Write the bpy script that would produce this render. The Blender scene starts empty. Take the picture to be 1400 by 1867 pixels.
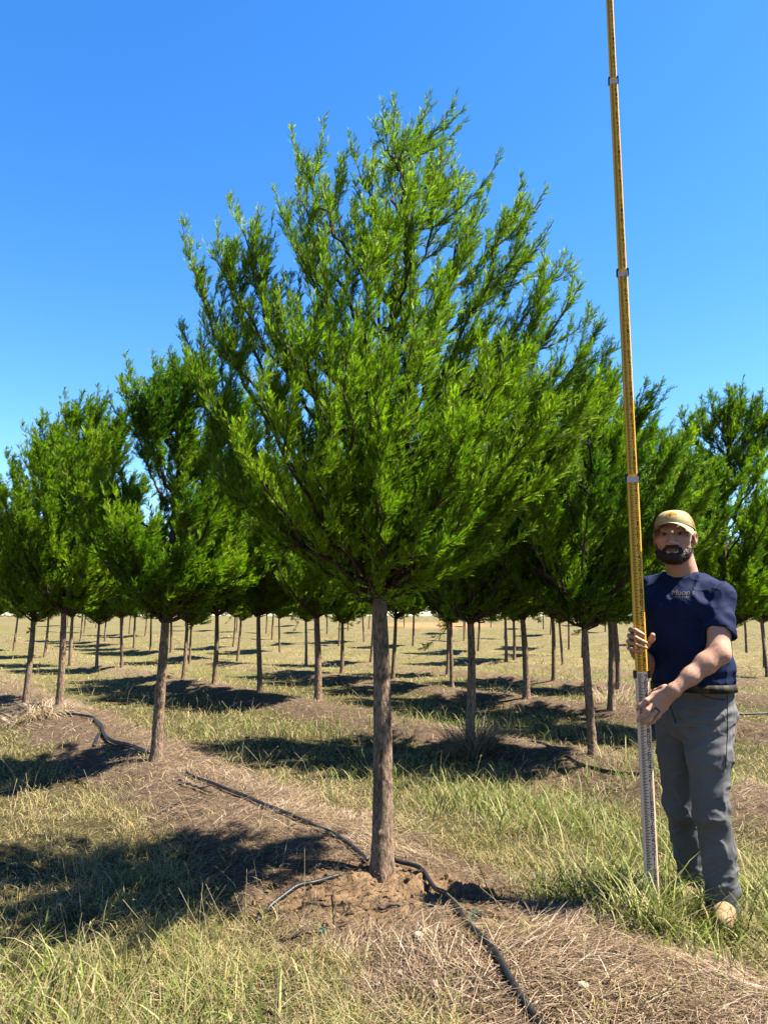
import bpy, math, random
import numpy as np
from mathutils import Vector, Matrix
from mathutils.bvhtree import BVHTree

random.seed(7)
RNG = np.random.default_rng(7)
SC = bpy.context.scene
COL = SC.collection
R = math.radians
ALB = 0.42                     # overall reflectance level of the colours below

# ------------------------------------------------------------------ camera, sky, sun, exposure
CAM_H, PITCH, FPX = 1.35, R(7.9), 1400.0
cam_data = bpy.data.cameras.new('camera')
cam = bpy.data.objects.new('camera', cam_data)
COL.objects.link(cam)
cam.location = (0, 0, CAM_H)
cam.rotation_euler = (R(90) + PITCH, 0, 0)
cam_data.sensor_fit = 'VERTICAL'
cam_data.sensor_height = 24.0
cam_data.lens = 24.0 * FPX / 1867.0
cam_data.clip_start = 0.05
cam_data.clip_end = 2000
SC.camera = cam

SUN_EL, SUN_AZ = R(57), R(98)          # azimuth clockwise from +Y (towards +X)
S = Vector((math.sin(SUN_AZ) * math.cos(SUN_EL), math.cos(SUN_AZ) * math.cos(SUN_EL), math.sin(SUN_EL)))
world = bpy.data.worlds.new('World')
SC.world = world
world.use_nodes = True
wn = world.node_tree
bg = wn.nodes['Background']
sky = wn.nodes.new('ShaderNodeTexSky')
sky.sky_type = 'NISHITA'
sky.sun_disc = False
sky.sun_elevation = SUN_EL
sky.sun_rotation = SUN_AZ
sky.altitude = 200
sky.air_density = 1.0
sky.dust_density = 0.3
sky.ozone_density = 3.0
hsv = wn.nodes.new('ShaderNodeHueSaturation')
hsv.inputs['Hue'].default_value = 0.506
hsv.inputs['Saturation'].default_value = 1.33
wn.links.new(sky.outputs[0], hsv.inputs['Color'])
wn.links.new(hsv.outputs[0], bg.inputs['Color'])
bg.inputs['Strength'].default_value = 0.056

sun_data = bpy.data.lights.new('sun', 'SUN')
sun_data.energy = 5.0
sun_data.angle = R(0.53)
sun_data.color = (1.0, 0.94, 0.84)
sun = bpy.data.objects.new('sun', sun_data)
COL.objects.link(sun)
sun.location = (20, -4, 30)
sun.rotation_euler = (-S).to_track_quat('-Z', 'Y').to_euler()

SC.view_settings.view_transform = 'Standard'
SC.view_settings.look = 'None'
SC.view_settings.exposure = 2.55
SC.view_settings.gamma = 1.0
SC.cycles.max_bounces = 6
SC.cycles.diffuse_bounces = 3
SC.cycles.transmission_bounces = 4
SC.cycles.glossy_bounces = 2


def at(x, y, d):
    """world point seen at photo pixel (x, y), at distance d along +Y"""
    a = (933.5 - y) / FPX
    c, s = math.cos(PITCH), math.sin(PITCH)
    dx, dy, dz = (x - 700) / FPX, c - a * s, s + a * c
    t = d / dy
    return np.array([t * dx, d, CAM_H + t * dz])


# ------------------------------------------------------------------ helpers
def hash3(ix, iy, iz, seed):
    h = (ix.astype(np.int64) * 374761393 + iy.astype(np.int64) * 668265263 + iz.astype(np.int64) * 1274126177
         + seed * 362437) & 0xffffffff
    h = ((h ^ (h >> 13)) * 1103515245) & 0xffffffff
    h = ((h ^ (h >> 16)) * 668265263) & 0xffffffff
    return ((h >> 8) & 0xffff).astype(np.float32) / 32767.5 - 1.0


def vnoise(P, seed=0):
    P = np.asarray(P, dtype=np.float64)
    I = np.floor(P).astype(np.int64)
    F = (P - I).astype(np.float32)
    F = F * F * (3 - 2 * F)
    out = 0
    for a in (0, 1):
        wa = F[..., 0] if a else 1 - F[..., 0]
        for b in (0, 1):
            wb = F[..., 1] if b else 1 - F[..., 1]
            for c in (0, 1):
                wc = F[..., 2] if c else 1 - F[..., 2]
                out = out + wa * wb * wc * hash3(I[..., 0] + a, I[..., 1] + b, I[..., 2] + c, seed)
    return out


def fbm(P, octaves=3, seed=0, gain=0.5):
    s, a, t = 0, 1.0, 0
    P = np.asarray(P, dtype=np.float64)
    for o in range(octaves):
        s = s + a * vnoise(P * (2.03 ** o), seed + o * 17)
        t += a
        a *= gain
    return s / t


def n2(x, y, f, seed=0, octaves=3):
    x = np.asarray(x, dtype=np.float64)
    y = np.asarray(y, dtype=np.float64)
    return fbm(np.stack([x * f, y * f, np.zeros_like(x)], -1), octaves, seed)


def sstep(a, b, x):
    t = np.clip((x - a) / (b - a), 0, 1)
    return t * t * (3 - 2 * t)


def nrm(v):
    v = np.asarray(v, dtype=np.float64)
    return v / np.maximum(np.linalg.norm(v, axis=-1, keepdims=True), 1e-9)


def make_mesh(name, V, faces, mats, col=None, smooth=True, midx=None):
    """faces: list of (n,k) int arrays; col: (nv,3); midx: list of material index arrays or ints per face array"""
    me = bpy.data.meshes.new(name)
    V = np.ascontiguousarray(V, dtype=np.float32)
    me.vertices.add(len(V))
    me.vertices.foreach_set('co', V.ravel())
    faces = [np.asarray(f, dtype=np.int32) for f in faces if len(f)]
    loops = np.concatenate([f.ravel() for f in faces])
    tot = np.concatenate([np.full(len(f), f.shape[1], dtype=np.int32) for f in faces])
    start = np.concatenate([[0], np.cumsum(tot)[:-1]]).astype(np.int32)
    me.loops.add(len(loops))
    me.loops.foreach_set('vertex_index', loops)
    me.polygons.add(len(tot))
    me.polygons.foreach_set('loop_start', start)
    me.polygons.foreach_set('use_smooth', np.full(len(tot), bool(smooth)))
    if midx is not None:
        mi = np.concatenate([np.full(len(f), m, dtype=np.int32) if np.isscalar(m) else np.asarray(m, dtype=np.int32)
                             for f, m in zip(faces, midx)])
        me.polygons.foreach_set('material_index', mi)
    me.update(calc_edges=True)
    if col is not None:
        ca = me.color_attributes.new('Col', 'BYTE_COLOR', 'POINT')
        c4 = np.ones((len(V), 4), dtype=np.float32)
        c4[:, :3] = np.asarray(col) * ALB
        ca.data.foreach_set('color', c4.ravel())
    for m in (mats if isinstance(mats, (list, tuple)) else [mats]):
        me.materials.append(m)
    return me


def link(name, data, parent=None):
    o = bpy.data.objects.new(name, data)
    COL.objects.link(o)
    if parent is not None:
        o.parent = parent
    return o


def tag(o, label=None, cat=None, group=None, kind=None):
    if label:
        o['label'] = label
    if cat:
        o['category'] = cat
    if group:
        o['group'] = group
    if kind:
        o['kind'] = kind
    return o


def tubes(P, Rd, k=6, cap=False):
    """P (M,n,3), Rd (M,n) -> verts, quads"""
    P = np.asarray(P, dtype=np.float64)
    M, n, _ = P.shape
    T = np.gradient(P, axis=1)
    T = nrm(T)
    mean = nrm(P[:, -1] - P[:, 0])
    ref = np.where(np.abs(mean[:, 2:3]) < 0.8, np.array([[0, 0, 1.0]]), np.array([[1.0, 0, 0]]))[:, None, :]
    U = nrm(np.cross(np.broadcast_to(ref, T.shape), T))
    W = np.cross(T, U)
    ang = np.arange(k) / k * 2 * np.pi
    V = P[:, :, None, :] + Rd[:, :, None, None] * (np.cos(ang)[None, None, :, None] * U[:, :, None, :]
                                                   + np.sin(ang)[None, None, :, None] * W[:, :, None, :])
    idx = np.arange(M * n * k).reshape(M, n, k)
    a = idx[:, :-1, :]
    b = np.roll(idx, -1, axis=2)[:, :-1, :]
    c = np.roll(idx, -1, axis=2)[:, 1:, :]
    d = idx[:, 1:, :]
    Q = np.stack([a, b, c, d], -1).reshape(-1, 4)
    return V.reshape(-1, 3), Q


class Build:
    """collects pieces for one mesh"""
    def __init__(self):
        self.V, self.F, self.C, self.M, self.n = [], [], [], [], 0

    def add(self, V, F, col=(1, 1, 1), mi=0):
        F = F if isinstance(F, list) else [F]
        for f in F:
            self.F.append(np.asarray(f) + self.n)
            self.M.append(mi)
        self.V.append(np.asarray(V, dtype=np.float64))
        c = np.asarray(col, dtype=np.float32)
        self.C.append(np.broadcast_to(c, (len(V), 3)) if c.ndim == 1 else c)
        self.n += len(V)
        return self

    def mesh(self, name, mats, smooth=True):
        return make_mesh(name, np.concatenate(self.V), self.F, mats, np.concatenate(self.C), smooth, self.M)


# ------------------------------------------------------------------ materials
def mat_new(name):
    m = bpy.data.materials.new(name)
    m.use_nodes = True
    nt = m.node_tree
    return m, nt, nt.nodes['Principled BSDF'], nt.nodes['Material Output']


def mat_plain(name, rgb, rough=0.6, spec=0.5, noise=0.0, nscale=40, bump=0.0, metallic=0.0, sheen=0.0):
    m, nt, b, out = mat_new(name)
    rgb = tuple(c * ALB for c in rgb)
    b.inputs['Roughness'].default_value = rough
    b.inputs['Specular IOR Level'].default_value = spec * 0.45
    b.inputs['Metallic'].default_value = metallic
    b.inputs['Sheen Weight'].default_value = sheen
    b.inputs['Base Color'].default_value = (*rgb, 1)
    if noise or bump:
        tc = nt.nodes.new('ShaderNodeTexCoord')
        nz = nt.nodes.new('ShaderNodeTexNoise')
        nz.inputs['Scale'].default_value = nscale
        nz.inputs['Detail'].default_value = 5
        nt.links.new(tc.outputs['Object'], nz.inputs['Vector'])
        if noise:
            mx = nt.nodes.new('ShaderNodeMixRGB')
            mx.inputs['Color1'].default_value = (*[c * (1 - noise) for c in rgb], 1)
            mx.inputs['Color2'].default_value = (*[min(1, c * (1 + noise)) for c in rgb], 1)
            nt.links.new(nz.outputs['Fac'], mx.inputs['Fac'])
            nt.links.new(mx.outputs[0], b.inputs['Base Color'])
        if bump:
            bp = nt.nodes.new('ShaderNodeBump')
            bp.inputs['Strength'].default_value = bump
            bp.inputs['Distance'].default_value = 0.01
            nt.links.new(nz.outputs['Fac'], bp.inputs['Height'])
            nt.links.new(bp.outputs[0], b.inputs['Normal'])
    return m


def mat_leaf(name, trans=0.4, rough=0.6, spec=0.18, tcol=(1.25, 1.5, 0.5)):
    m, nt, b, out = mat_new(name)
    at_ = nt.nodes.new('ShaderNodeAttribute')
    at_.attribute_name = 'Col'
    nt.links.new(at_.outputs['Color'], b.inputs['Base Color'])
    b.inputs['Roughness'].default_value = rough
    b.inputs['Specular IOR Level'].default_value = spec * 0.45
    tr = nt.nodes.new('ShaderNodeBsdfTranslucent')
    mu = nt.nodes.new('ShaderNodeMixRGB')
    mu.blend_type = 'MULTIPLY'
    mu.inputs['Fac'].default_value = 1
    mu.inputs['Color2'].default_value = (*tcol, 1)
    nt.links.new(at_.outputs['Color'], mu.inputs['Color1'])
    nt.links.new(mu.outputs[0], tr.inputs['Color'])
    mix = nt.nodes.new('ShaderNodeMixShader')
    mix.inputs['Fac'].default_value = trans
    nt.links.new(b.outputs[0], mix.inputs[1])
    nt.links.new(tr.outputs[0], mix.inputs[2])
    nt.links.new(mix.outputs[0], out.inputs['Surface'])
    return m


def mat_attr(name, rough=0.7, spec=0.3, nscale=60, namount=0.25, bump=0.3, bdist=0.01, stretch=(1, 1, 1), sss=0.0):
    m, nt, b, out = mat_new(name)
    b.inputs['Roughness'].default_value = rough
    b.inputs['Specular IOR Level'].default_value = spec * 0.45
    if sss:
        b.inputs['Subsurface Weight'].default_value = sss
        b.inputs['Subsurface Radius'].default_value = (0.01, 0.004, 0.002)
        b.inputs['Subsurface Scale'].default_value = 0.5
    at_ = nt.nodes.new('ShaderNodeAttribute')
    at_.attribute_name = 'Col'
    tc = nt.nodes.new('ShaderNodeTexCoord')
    mp = nt.nodes.new('ShaderNodeMapping')
    mp.inputs['Scale'].default_value = stretch
    nt.links.new(tc.outputs['Object'], mp.inputs['Vector'])
    nz = nt.nodes.new('ShaderNodeTexNoise')
    nz.inputs['Scale'].default_value = nscale
    nz.inputs['Detail'].default_value = 8
    nz.inputs['Roughness'].default_value = 0.65
    nt.links.new(mp.outputs[0], nz.inputs['Vector'])
    mr = nt.nodes.new('ShaderNodeMapRange')
    mr.inputs['From Min'].default_value = 0.3
    mr.inputs['From Max'].default_value = 0.7
    mr.inputs['To Min'].default_value = 1 - namount
    mr.inputs['To Max'].default_value = 1 + namount
    nt.links.new(nz.outputs['Fac'], mr.inputs['Value'])
    vm = nt.nodes.new('ShaderNodeVectorMath')
    vm.operation = 'SCALE'
    nt.links.new(at_.outputs['Color'], vm.inputs[0])
    nt.links.new(mr.outputs[0], vm.inputs['Scale'])
    nt.links.new(vm.outputs[0], b.inputs['Base Color'])
    bp = nt.nodes.new('ShaderNodeBump')
    bp.inputs['Strength'].default_value = bump
    bp.inputs['Distance'].default_value = bdist
    nt.links.new(nz.outputs['Fac'], bp.inputs['Height'])
    nt.links.new(bp.outputs[0], b.inputs['Normal'])
    return m


M_LEAF = mat_leaf('cypress_foliage', 0.36, tcol=(1.05, 1.45, 0.35))
M_GRASS = mat_leaf('grass_blades', 0.28, rough=0.55, spec=0.25, tcol=(1.1, 1.15, 0.8))
M_BARK = mat_attr('bark', rough=0.9, spec=0.15, nscale=26, namount=0.85, bump=1.0, bdist=0.02, stretch=(2.6, 2.6, 0.9))
M_GROUND = mat_attr('soil', rough=0.95, spec=0.1, nscale=14, namount=0.45, bump=0.8, bdist=0.03)
M_HOSE = mat_plain('black_poly_pipe', (0.022, 0.022, 0.024), 0.45, 0.5, noise=0.4, nscale=25)
M_STONE = mat_plain('pale_stone', (0.5, 0.42, 0.32), 0.8, 0.3, noise=0.2, nscale=60)
M_TAPE = mat_plain('green_tape', (0.02, 0.30, 0.18), 0.5, 0.4, noise=0.2)
M_WOOD = mat_plain('dead_wood', (0.12, 0.09, 0.07), 0.9, 0.2, noise=0.4, nscale=50, bump=0.5)

# ------------------------------------------------------------------ ground
RN = np.array([0.835, 0.55])           # across the tree rows


def row_off(x, y):
    s = x * RN[0] + y * RN[1] + 0.12 * n2(x, y, 0.35, 5, 2)
    return ((s - 2.2 + 1.625) % 3.25) - 1.625


MAIN = (-0.01, 4.08)


def gz(x, y):
    x = np.asarray(x, dtype=np.float64)
    y = np.asarray(y, dtype=np.float64)
    ds = row_off(x, y)
    near = np.exp(-(y / 30.0) ** 2)
    z = 0.13 * np.exp(-(np.abs(ds + 0.05) / 0.52) ** 3) * (0.75 + 0.25 * near)
    z = z + (0.03 * n2(x, y, 1.1, 1) + 0.02 * n2(x, y, 4.5, 2)) * (0.4 + 0.6 * near)
    dm = np.hypot(x - MAIN[0], (y - MAIN[1] + 0.12) * 1.1)
    z = z - 0.045 * np.exp(-(dm / 0.5) ** 2)
    rough = np.exp(-(np.hypot((x - 0.15) / 0.75, (y - 3.75) / 0.4)) ** 4)
    z = z + rough * (0.04 * n2(x, y, 6, 11, 2) - 0.085 * np.abs(n2(x, y, 8, 12, 4)) + 0.012)
    z = z - 0.13 * np.exp(-(np.hypot((x - 0.80) / 0.26, (y - 3.86) / 0.15)) ** 4)
    d = np.hypot(x, y)
    z = z + 0.019 * np.clip(d - 25, 0, 90)
    return z


def gz1(x, y):
    return float(gz(np.array([x]), np.array([y]))[0])


def zone(x, y):
    """(straw, soil) weights"""
    ds = row_off(x, y)
    nz = n2(x, y, 1.6, 21)
    straw = 1 - sstep(0.48, 0.85, np.abs(ds) + 0.28 * nz)
    soil = np.exp(-(np.hypot((x - 0.12) / 0.72, (y - 3.82) / 0.42)) ** 4)
    return straw, soil


def make_ground():
    n, k, L = 620, 7.0, 420.0
    u = np.linspace(-1, 1, n)
    w = L * np.sinh(k * u) / np.sinh(k)
    X, Y = np.meshgrid(w, w + 4.0)
    X, Y = X.ravel(), Y.ravel()
    Z = gz(X, Y)
    V = np.stack([X, Y, Z], -1)
    idx = np.arange(n * n).reshape(n, n)
    Q = np.stack([idx[:-1, :-1], idx[:-1, 1:], idx[1:, 1:], idx[1:, :-1]], -1).reshape(-1, 4)
    straw, soil = zone(X, Y)
    g = 0.5 + 0.5 * n2(X, Y, 0.5, 31)
    g2 = 0.5 + 0.5 * n2(X, Y, 3.0, 33)
    grass = np.outer(1 - g, [0.27, 0.21, 0.10]) + np.outer(g, [0.19, 0.19, 0.06])
    grass *= (0.7 + 0.6 * g2)[:, None]
    st = np.outer(0.75 + 0.5 * g2, [0.28, 0.19, 0.125])
    so = np.outer(0.7 + 0.5 * g2, [0.235, 0.15, 0.082])
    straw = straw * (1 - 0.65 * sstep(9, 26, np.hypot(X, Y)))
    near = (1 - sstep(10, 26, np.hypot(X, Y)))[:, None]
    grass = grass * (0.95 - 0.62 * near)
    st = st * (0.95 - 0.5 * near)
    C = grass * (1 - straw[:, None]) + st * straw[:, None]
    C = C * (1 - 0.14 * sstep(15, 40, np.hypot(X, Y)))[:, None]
    C = C * (1 - soil[:, None]) + so * soil[:, None]
    dirt = np.exp(-(np.hypot((X - 4.2) / 4.5, (Y - 66) / 9)) ** 4)[:, None]
    C = C * (1 - dirt) + np.array([[0.42, 0.23, 0.10]]) * dirt
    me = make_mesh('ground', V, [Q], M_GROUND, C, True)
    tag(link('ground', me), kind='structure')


make_ground()


# ------------------------------------------------------------------ trees
def bez(p0, p1, p2, n):
    t = np.linspace(0, 1, n)[None, :, None]
    return (1 - t) ** 2 * p0[:, None] + 2 * t * (1 - t) * p1[:, None] + t * t * p2[:, None]


def rand_perp(T, rng):
    r = rng.normal(size=T.shape)
    r = r - (r * T).sum(-1, keepdims=True) * T
    return nrm(r)


def feathers(B, A, Wd, L, W, K, bend, rng):
    """flat feathery branchlets: B base, A axis, Wd side direction, L length, W leaflet length"""
    N = len(B)
    s = (np.arange(K) + 0.55) / (K + 0.15)
    prof = np.sin(np.pi * np.clip(s * 0.86 + 0.12, 0, 1)) ** 0.8
    out = np.empty((N, K, 2, 3, 3), dtype=np.float32)
    hw = 0.42 / K
    for i in range(K):
        def at_s(q):
            return B + A * (L * q)[:, None] + bend * (L * q * q)[:, None]
        lo = at_s(np.full(N, max(0, s[i] - hw)))
        hi = at_s(np.full(N, s[i] + hw))
        mid = at_s(np.full(N, s[i]))
        for j, sg in enumerate((1, -1)):
            wl = W * prof[i] * (0.8 + 0.4 * rng.random(N))
            tip = mid + Wd * (sg * wl)[:, None] + A * (wl * 0.75)[:, None]
            out[:, i, j, 0] = lo
            out[:, i, j, 1] = hi
            out[:, i, j, 2] = tip
    V = out.reshape(-1, 3)
    F = np.arange(len(V), dtype=np.int32).reshape(-1, 3)
    return V, F, K * 6


def gen_tree(seed, H, tips, n_rand, axis_fn, env, rbase=0.058, z_clear=1.38, sec_per_m=26, K=5, tw_per_m=40, leafL=(0.032, 0.06),
             spacing=0.0072, leafW=0.0060, lean=0.28, low=0.75, old=0.0, fill=1.0, ztop=0.25, trunk_k=40, trunk_n=150, cen=(0.0, 0.0)):
    rng = np.random.default_rng(seed)
    tips = [np.array(t, dtype=np.float64) for t in tips]
    hz = np.array([e[0] for e in env])
    hr = np.array([e[1] for e in env])
    th0 = rng.random() * 6.28
    for i in range(n_rand):
        zt = z_clear + 0.15 + (H - z_clear - ztop) * rng.random() ** low
        rmax = np.interp(zt, hz, hr)
        r = rmax * (0.35 + 0.57 * rng.random() ** 0.7) * fill
        th = th0 + i * 2.39996 + rng.normal() * 0.25
        tips.append(np.array([cen[0] + r * math.cos(th), cen[1] + r * math.sin(th), zt]))
    tips = np.array(tips)
    ax_t = np.array([axis_fn(z) for z in tips[:, 2]])
    rel = tips[:, :2] - ax_t
    r = np.linalg.norm(rel, axis=1)
    slope = np.tan(np.radians(rng.uniform(44, 60, len(tips))))
    z0 = np.clip(tips[:, 2] - r * slope - 0.1, z_clear + 0.28 * rng.random(len(tips)) ** 2, np.maximum(tips[:, 2] - 0.2, z_clear))
    a0 = np.array([axis_fn(z) for z in z0])
    p0 = np.column_stack([a0, z0])
    out = np.column_stack([nrm(rel), np.zeros(len(tips))])
    dz = tips[:, 2] - z0
    p1 = p0 + out * (r * 0.62)[:, None] + np.array([[0, 0, 1]]) * (dz * 0.36)[:, None]
    p1 += rng.normal(size=p1.shape) * 0.05
    NP = 14
    P = bez(p0, p1, tips, NP)
    wob = rng.normal(size=P.shape) * 0.012
    wob[:, 0] = 0
    P = P + wob
    seg = np.linalg.norm(np.diff(P, axis=1), axis=2)
    plen = seg.sum(1)
    tt = np.linspace(0, 1, NP)[None]
    Rp = (0.0055 + 0.0060 * plen[:, None]) * (1 - tt) ** 0.8 + 0.0016
    # leader as an extra branch
    zl = np.linspace(z_clear, H, NP)
    Pl = np.array([[*axis_fn(z), z] for z in zl])[None]
    Rl = (rbase * 0.72 * (1 - (zl - z_clear) / (H - z_clear)) ** 0.9 + 0.002)[None]
    wood = Build()
    barkc = np.array([0.12, 0.085, 0.06])
    # trunk (clear part) with ridged bark
    zz = np.concatenate([np.linspace(-0.12, 0, 6)[:-1], np.linspace(0, z_clear + 0.05, trunk_n)])
    ang = np.arange(trunk_k) / trunk_k * 2 * np.pi
    ZZ, AA = np.meshgrid(zz, ang, indexing='ij')
    flare = 1 + 0.28 * np.exp(-np.clip(ZZ, 0, None) / 0.07) + 0.04 * np.exp(-np.abs(ZZ - 0.55) / 0.25)
    rad = rbase * flare * (1 - 0.31 * np.clip(ZZ, 0, None) / z_clear)
    pn = np.stack([np.cos(AA) * 5, np.sin(AA) * 5, ZZ * 7], -1)
    pf = np.stack([np.cos(AA) * 9, np.sin(AA) * 9, ZZ * 9], -1)
    knots = np.zeros_like(ZZ)
    for _ in range(15):
        kz, ka = rng.uniform(0.1, z_clear), rng.uniform(0, 6.28)
        da = np.angle(np.exp(1j * (AA - ka)))
        knots += np.exp(-((da * rbase / 0.014) ** 2 + ((ZZ - kz) / 0.012) ** 2)) * rng.uniform(.3, 1)
    root = np.exp(-np.clip(ZZ, 0, None) / 0.05) * 0.12 * np.cos(AA * 5 + 1)
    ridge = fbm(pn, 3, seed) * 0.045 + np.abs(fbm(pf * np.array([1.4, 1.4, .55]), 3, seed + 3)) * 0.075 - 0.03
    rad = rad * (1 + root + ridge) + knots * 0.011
    axx = np.array([axis_fn(z) for z in zz])
    TV = np.stack([axx[:, None, 0] + np.cos(AA) * rad, axx[:, None, 1] + np.sin(AA) * rad, ZZ], -1)
    nz_, nk_ = ZZ.shape
    idx = np.arange(nz_ * nk_).reshape(nz_, nk_)
    nx = np.roll(idx, -1, 1)
    TQ = np.stack([idx[:-1], nx[:-1], nx[1:], idx[1:]], -1).reshape(-1, 4)
    lich = fbm(np.stack([np.cos(AA) * 2, np.sin(AA) * 2, ZZ * 5], -1), 4, seed + 9)
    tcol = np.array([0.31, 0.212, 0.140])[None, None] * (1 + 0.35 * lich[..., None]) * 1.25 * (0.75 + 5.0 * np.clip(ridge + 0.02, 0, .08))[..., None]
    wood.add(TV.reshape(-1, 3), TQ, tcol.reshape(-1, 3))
    V, Q = tubes(P, Rp, 6)
    wood.add(V, Q, barkc)
    V, Q = tubes(Pl, Rl, 10)
    wood.add(V, Q, barkc)
    # secondaries
    Pall = np.concatenate([P, Pl])
    lens = np.concatenate([plen, [H - z_clear]])
    cnt = np.maximum(4, (lens * sec_per_m).astype(int))
    bi = np.repeat(np.arange(len(Pall)), cnt)
    t = rng.random(len(bi))
    t = 0.05 + 0.95 * t ** 0.9
    ft = t * (NP - 1)
    i0 = np.clip(ft.astype(int), 0, NP - 2)
    fr = (ft - i0)[:, None]
    sb = Pall[bi, i0] * (1 - fr) + Pall[bi, i0 + 1] * fr
    T = nrm(Pall[bi, i0 + 1] - Pall[bi, i0])
    L2 = (0.16 + 0.40 * rng.random(len(bi)) ** 1.4) * np.where(t > 0.8, 1 - 0.72 * (t - 0.8) / 0.2, 1) * np.where(t < 0.3, 0.75, 1)
    keep = ~((t < 0.32) & (rng.random(len(bi)) < 0.2))
    sb, T, L2 = sb[keep], T[keep], L2[keep]
    d2 = nrm(1.0 * T + 0.42 * rand_perp(T, rng) + np.array([[lean, 0, 0.55]]))
    NS = 6
    tip2 = sb + d2 * L2[:, None]
    c2 = sb + nrm(d2 - np.array([[0, 0, 0.35]])) * (L2 * 0.5)[:, None]
    P2 = bez(sb, c2, tip2, NS)
    R2 = np.linspace(1, 0.35, NS)[None] * (0.0016 + 0.005 * L2[:, None])
    V, Q = tubes(P2, R2, 4)
    wood.add(V, Q, np.array([0.13, 0.11, 0.05]))
    # tertiary twigs, shorter towards the tip so that every shoot is a plume
    ends = Pall[:, -6:]
    Lend = np.linalg.norm(np.diff(ends, axis=1), axis=2).sum(1)
    PL = np.concatenate([P2, ends])
    LPL = np.concatenate([L2, Lend])
    cnt = np.maximum(2, (LPL * tw_per_m).astype(int))
    bi = np.repeat(np.arange(len(PL)), cnt)
    t3 = 0.06 + 0.92 * rng.random(len(bi))
    ft = t3 * (NS - 1)
    i0 = np.clip(ft.astype(int), 0, NS - 2)
    fr = (ft - i0)[:, None]
    b3 = PL[bi, i0] * (1 - fr) + PL[bi, i0 + 1] * fr
    T3 = nrm(PL[bi, i0 + 1] - PL[bi, i0])
    d3 = nrm(1.0 * T3 + 0.52 * rand_perp(T3, rng) + np.array([[lean * 0.5, 0, 0.25]]))
    L3 = (0.045 + 0.085 * rng.random(len(b3))) * (1.25 - 0.9 * t3)
    P3 = np.stack([b3, b3 + d3 * (L3 * 0.5)[:, None], b3 + d3 * L3[:, None] + np.array([[0, 0, 1]]) * (0.14 * L3)[:, None]], 1)
    # branchlets along secondaries and twigs
    Bs, As, Ls = [], [], []
    for PP, LL, st in ((P2, L2 * 0.6, 0.2), (P3, L3, 0.08), (ends, None, 0.0)):
        if LL is None:
            LL = np.linalg.norm(np.diff(PP, axis=1), axis=2).sum(1)
        nn = PP.shape[1]
        c = np.maximum(2, (LL / spacing).astype(int))
        bi = np.repeat(np.arange(len(PP)), c)
        tt_ = st + (1 - st) * rng.random(len(bi))
        ft = tt_ * (nn - 1)
        i0 = np.clip(ft.astype(int), 0, nn - 2)
        fr = (ft - i0)[:, None]
        b = PP[bi, i0] * (1 - fr) + PP[bi, i0 + 1] * fr
        T = nrm(PP[bi, i0 + 1] - PP[bi, i0])
        a = nrm(T * 1.0 + 0.55 * rand_perp(T, rng) + np.array([[lean * 0.35, 0, 0.12]]))
        Bs.append(b)
        As.append(a)
        Ls.append((leafL[0] + (leafL[1] - leafL[0]) * rng.random(len(b))) * (1.08 - 0.45 * tt_))
    B, A, LL = np.concatenate(Bs), np.concatenate(As), np.concatenate(Ls)
    Wd = rand_perp(A, rng)
    bend = rng.normal(size=B.shape) * 0.10 + np.array([[0.06, 0, 0.02]])
    V, F, per = feathers(B, A, Wd, LL, leafW * (0.8 + 0.5 * rng.random(len(B))), K, bend, rng)
    # colour: fresh yellow-green tips, deeper old growth, clumped per limb
    cl = fbm(B * 2.2, 2, seed + 40) * 0.5 + 0.5
    rr = rng.random(len(B))
    fresh = np.clip(0.75 * cl + 0.50 * rr - 0.12 - old, 0, 1)[:, None] ** 1.55
    C = (1 - fresh) * np.array([[0.058, 0.150, 0.014]]) + fresh * np.array([[0.66, 0.86, 0.030]])
    brown = (rng.random(len(B)) < 0.012)[:, None]
    C = np.where(brown, np.array([[0.16, 0.13, 0.06]]), C)
    C = np.repeat(C, per, axis=0)
    print('tree', seed, 'branchlets', len(B), 'tris', len(F))
    return wood.mesh('trunk', M_BARK), make_mesh('crown', V, [F], M_LEAF, C, False)


def main_axis(z):
    return (MAIN[0] * 0 + 0.012 * math.sin(z * 2.1) - 0.018 * max(0, min(1, z / 1.4)) + 0.055 * max(0, z - 1.5) ** 1.2 * 0.9,
            0.01 * math.sin(z * 1.7))


base_z = gz1(*MAIN) - 0.01
sil = [(345, 395, .1), (352, 470, -.1), (332, 545, .1), (392, 415, -.15), (437, 347, .1), (462, 450, .15), (418, 430, .15), (548, 290, .1), (567, 270, -.1),
       (606, 300, .2), (525, 345, -.2), (553, 360, .2), (645, 330, -.2), (695, 203, .05), (740, 225, -.25), (722, 262, .3), (800, 250, .25), (668, 285, .2), (760, 310, -.4), (700, 350, -.5), (590, 440, -.5), (840, 420, -.5), (780, 190, 0), (765, 215, .25), (850, 265, .15),
       (826, 300, -.3), (886, 312, .0), (960, 330, .1), (930, 375, -.25), (965, 415, .3), (1018, 456, 0), (1000, 510, -.35), (1052, 490, .2),
       (1105, 540, .05), (1075, 590, -.3), (1124, 598, .1), (1131, 642, -.05), (1090, 690, .2), (1060, 700, -.3), (1045, 790, .1),
       (990, 850, -.1), (920, 940, .2), (365, 640, -.2), (372, 720, .2), (380, 800, -.1), (420, 880, .1), (505, 970, 0),
       (680, 430, -.75), (820, 470, -.8), (560, 520, -.8), (930, 620, -.75), (470, 650, -.7), (700, 640, -1.05), (850, 760, -.9),
       (580, 800, -.85), (630, 1060, -.1), (650, 1085, .1), (765, 1070, .1), (820, 1025, -.15), (580, 1015, .15), (880, 970, .0), (690, 1000, -.5), (620, 960, -.6), (780, 960, -.65), (700, 880, -.8), (880, 860, -.6), (1000, 720, -.6), (440, 780, -.55), (760, 560, -.95), (640, 560, -.9)]
tips = []
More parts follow.
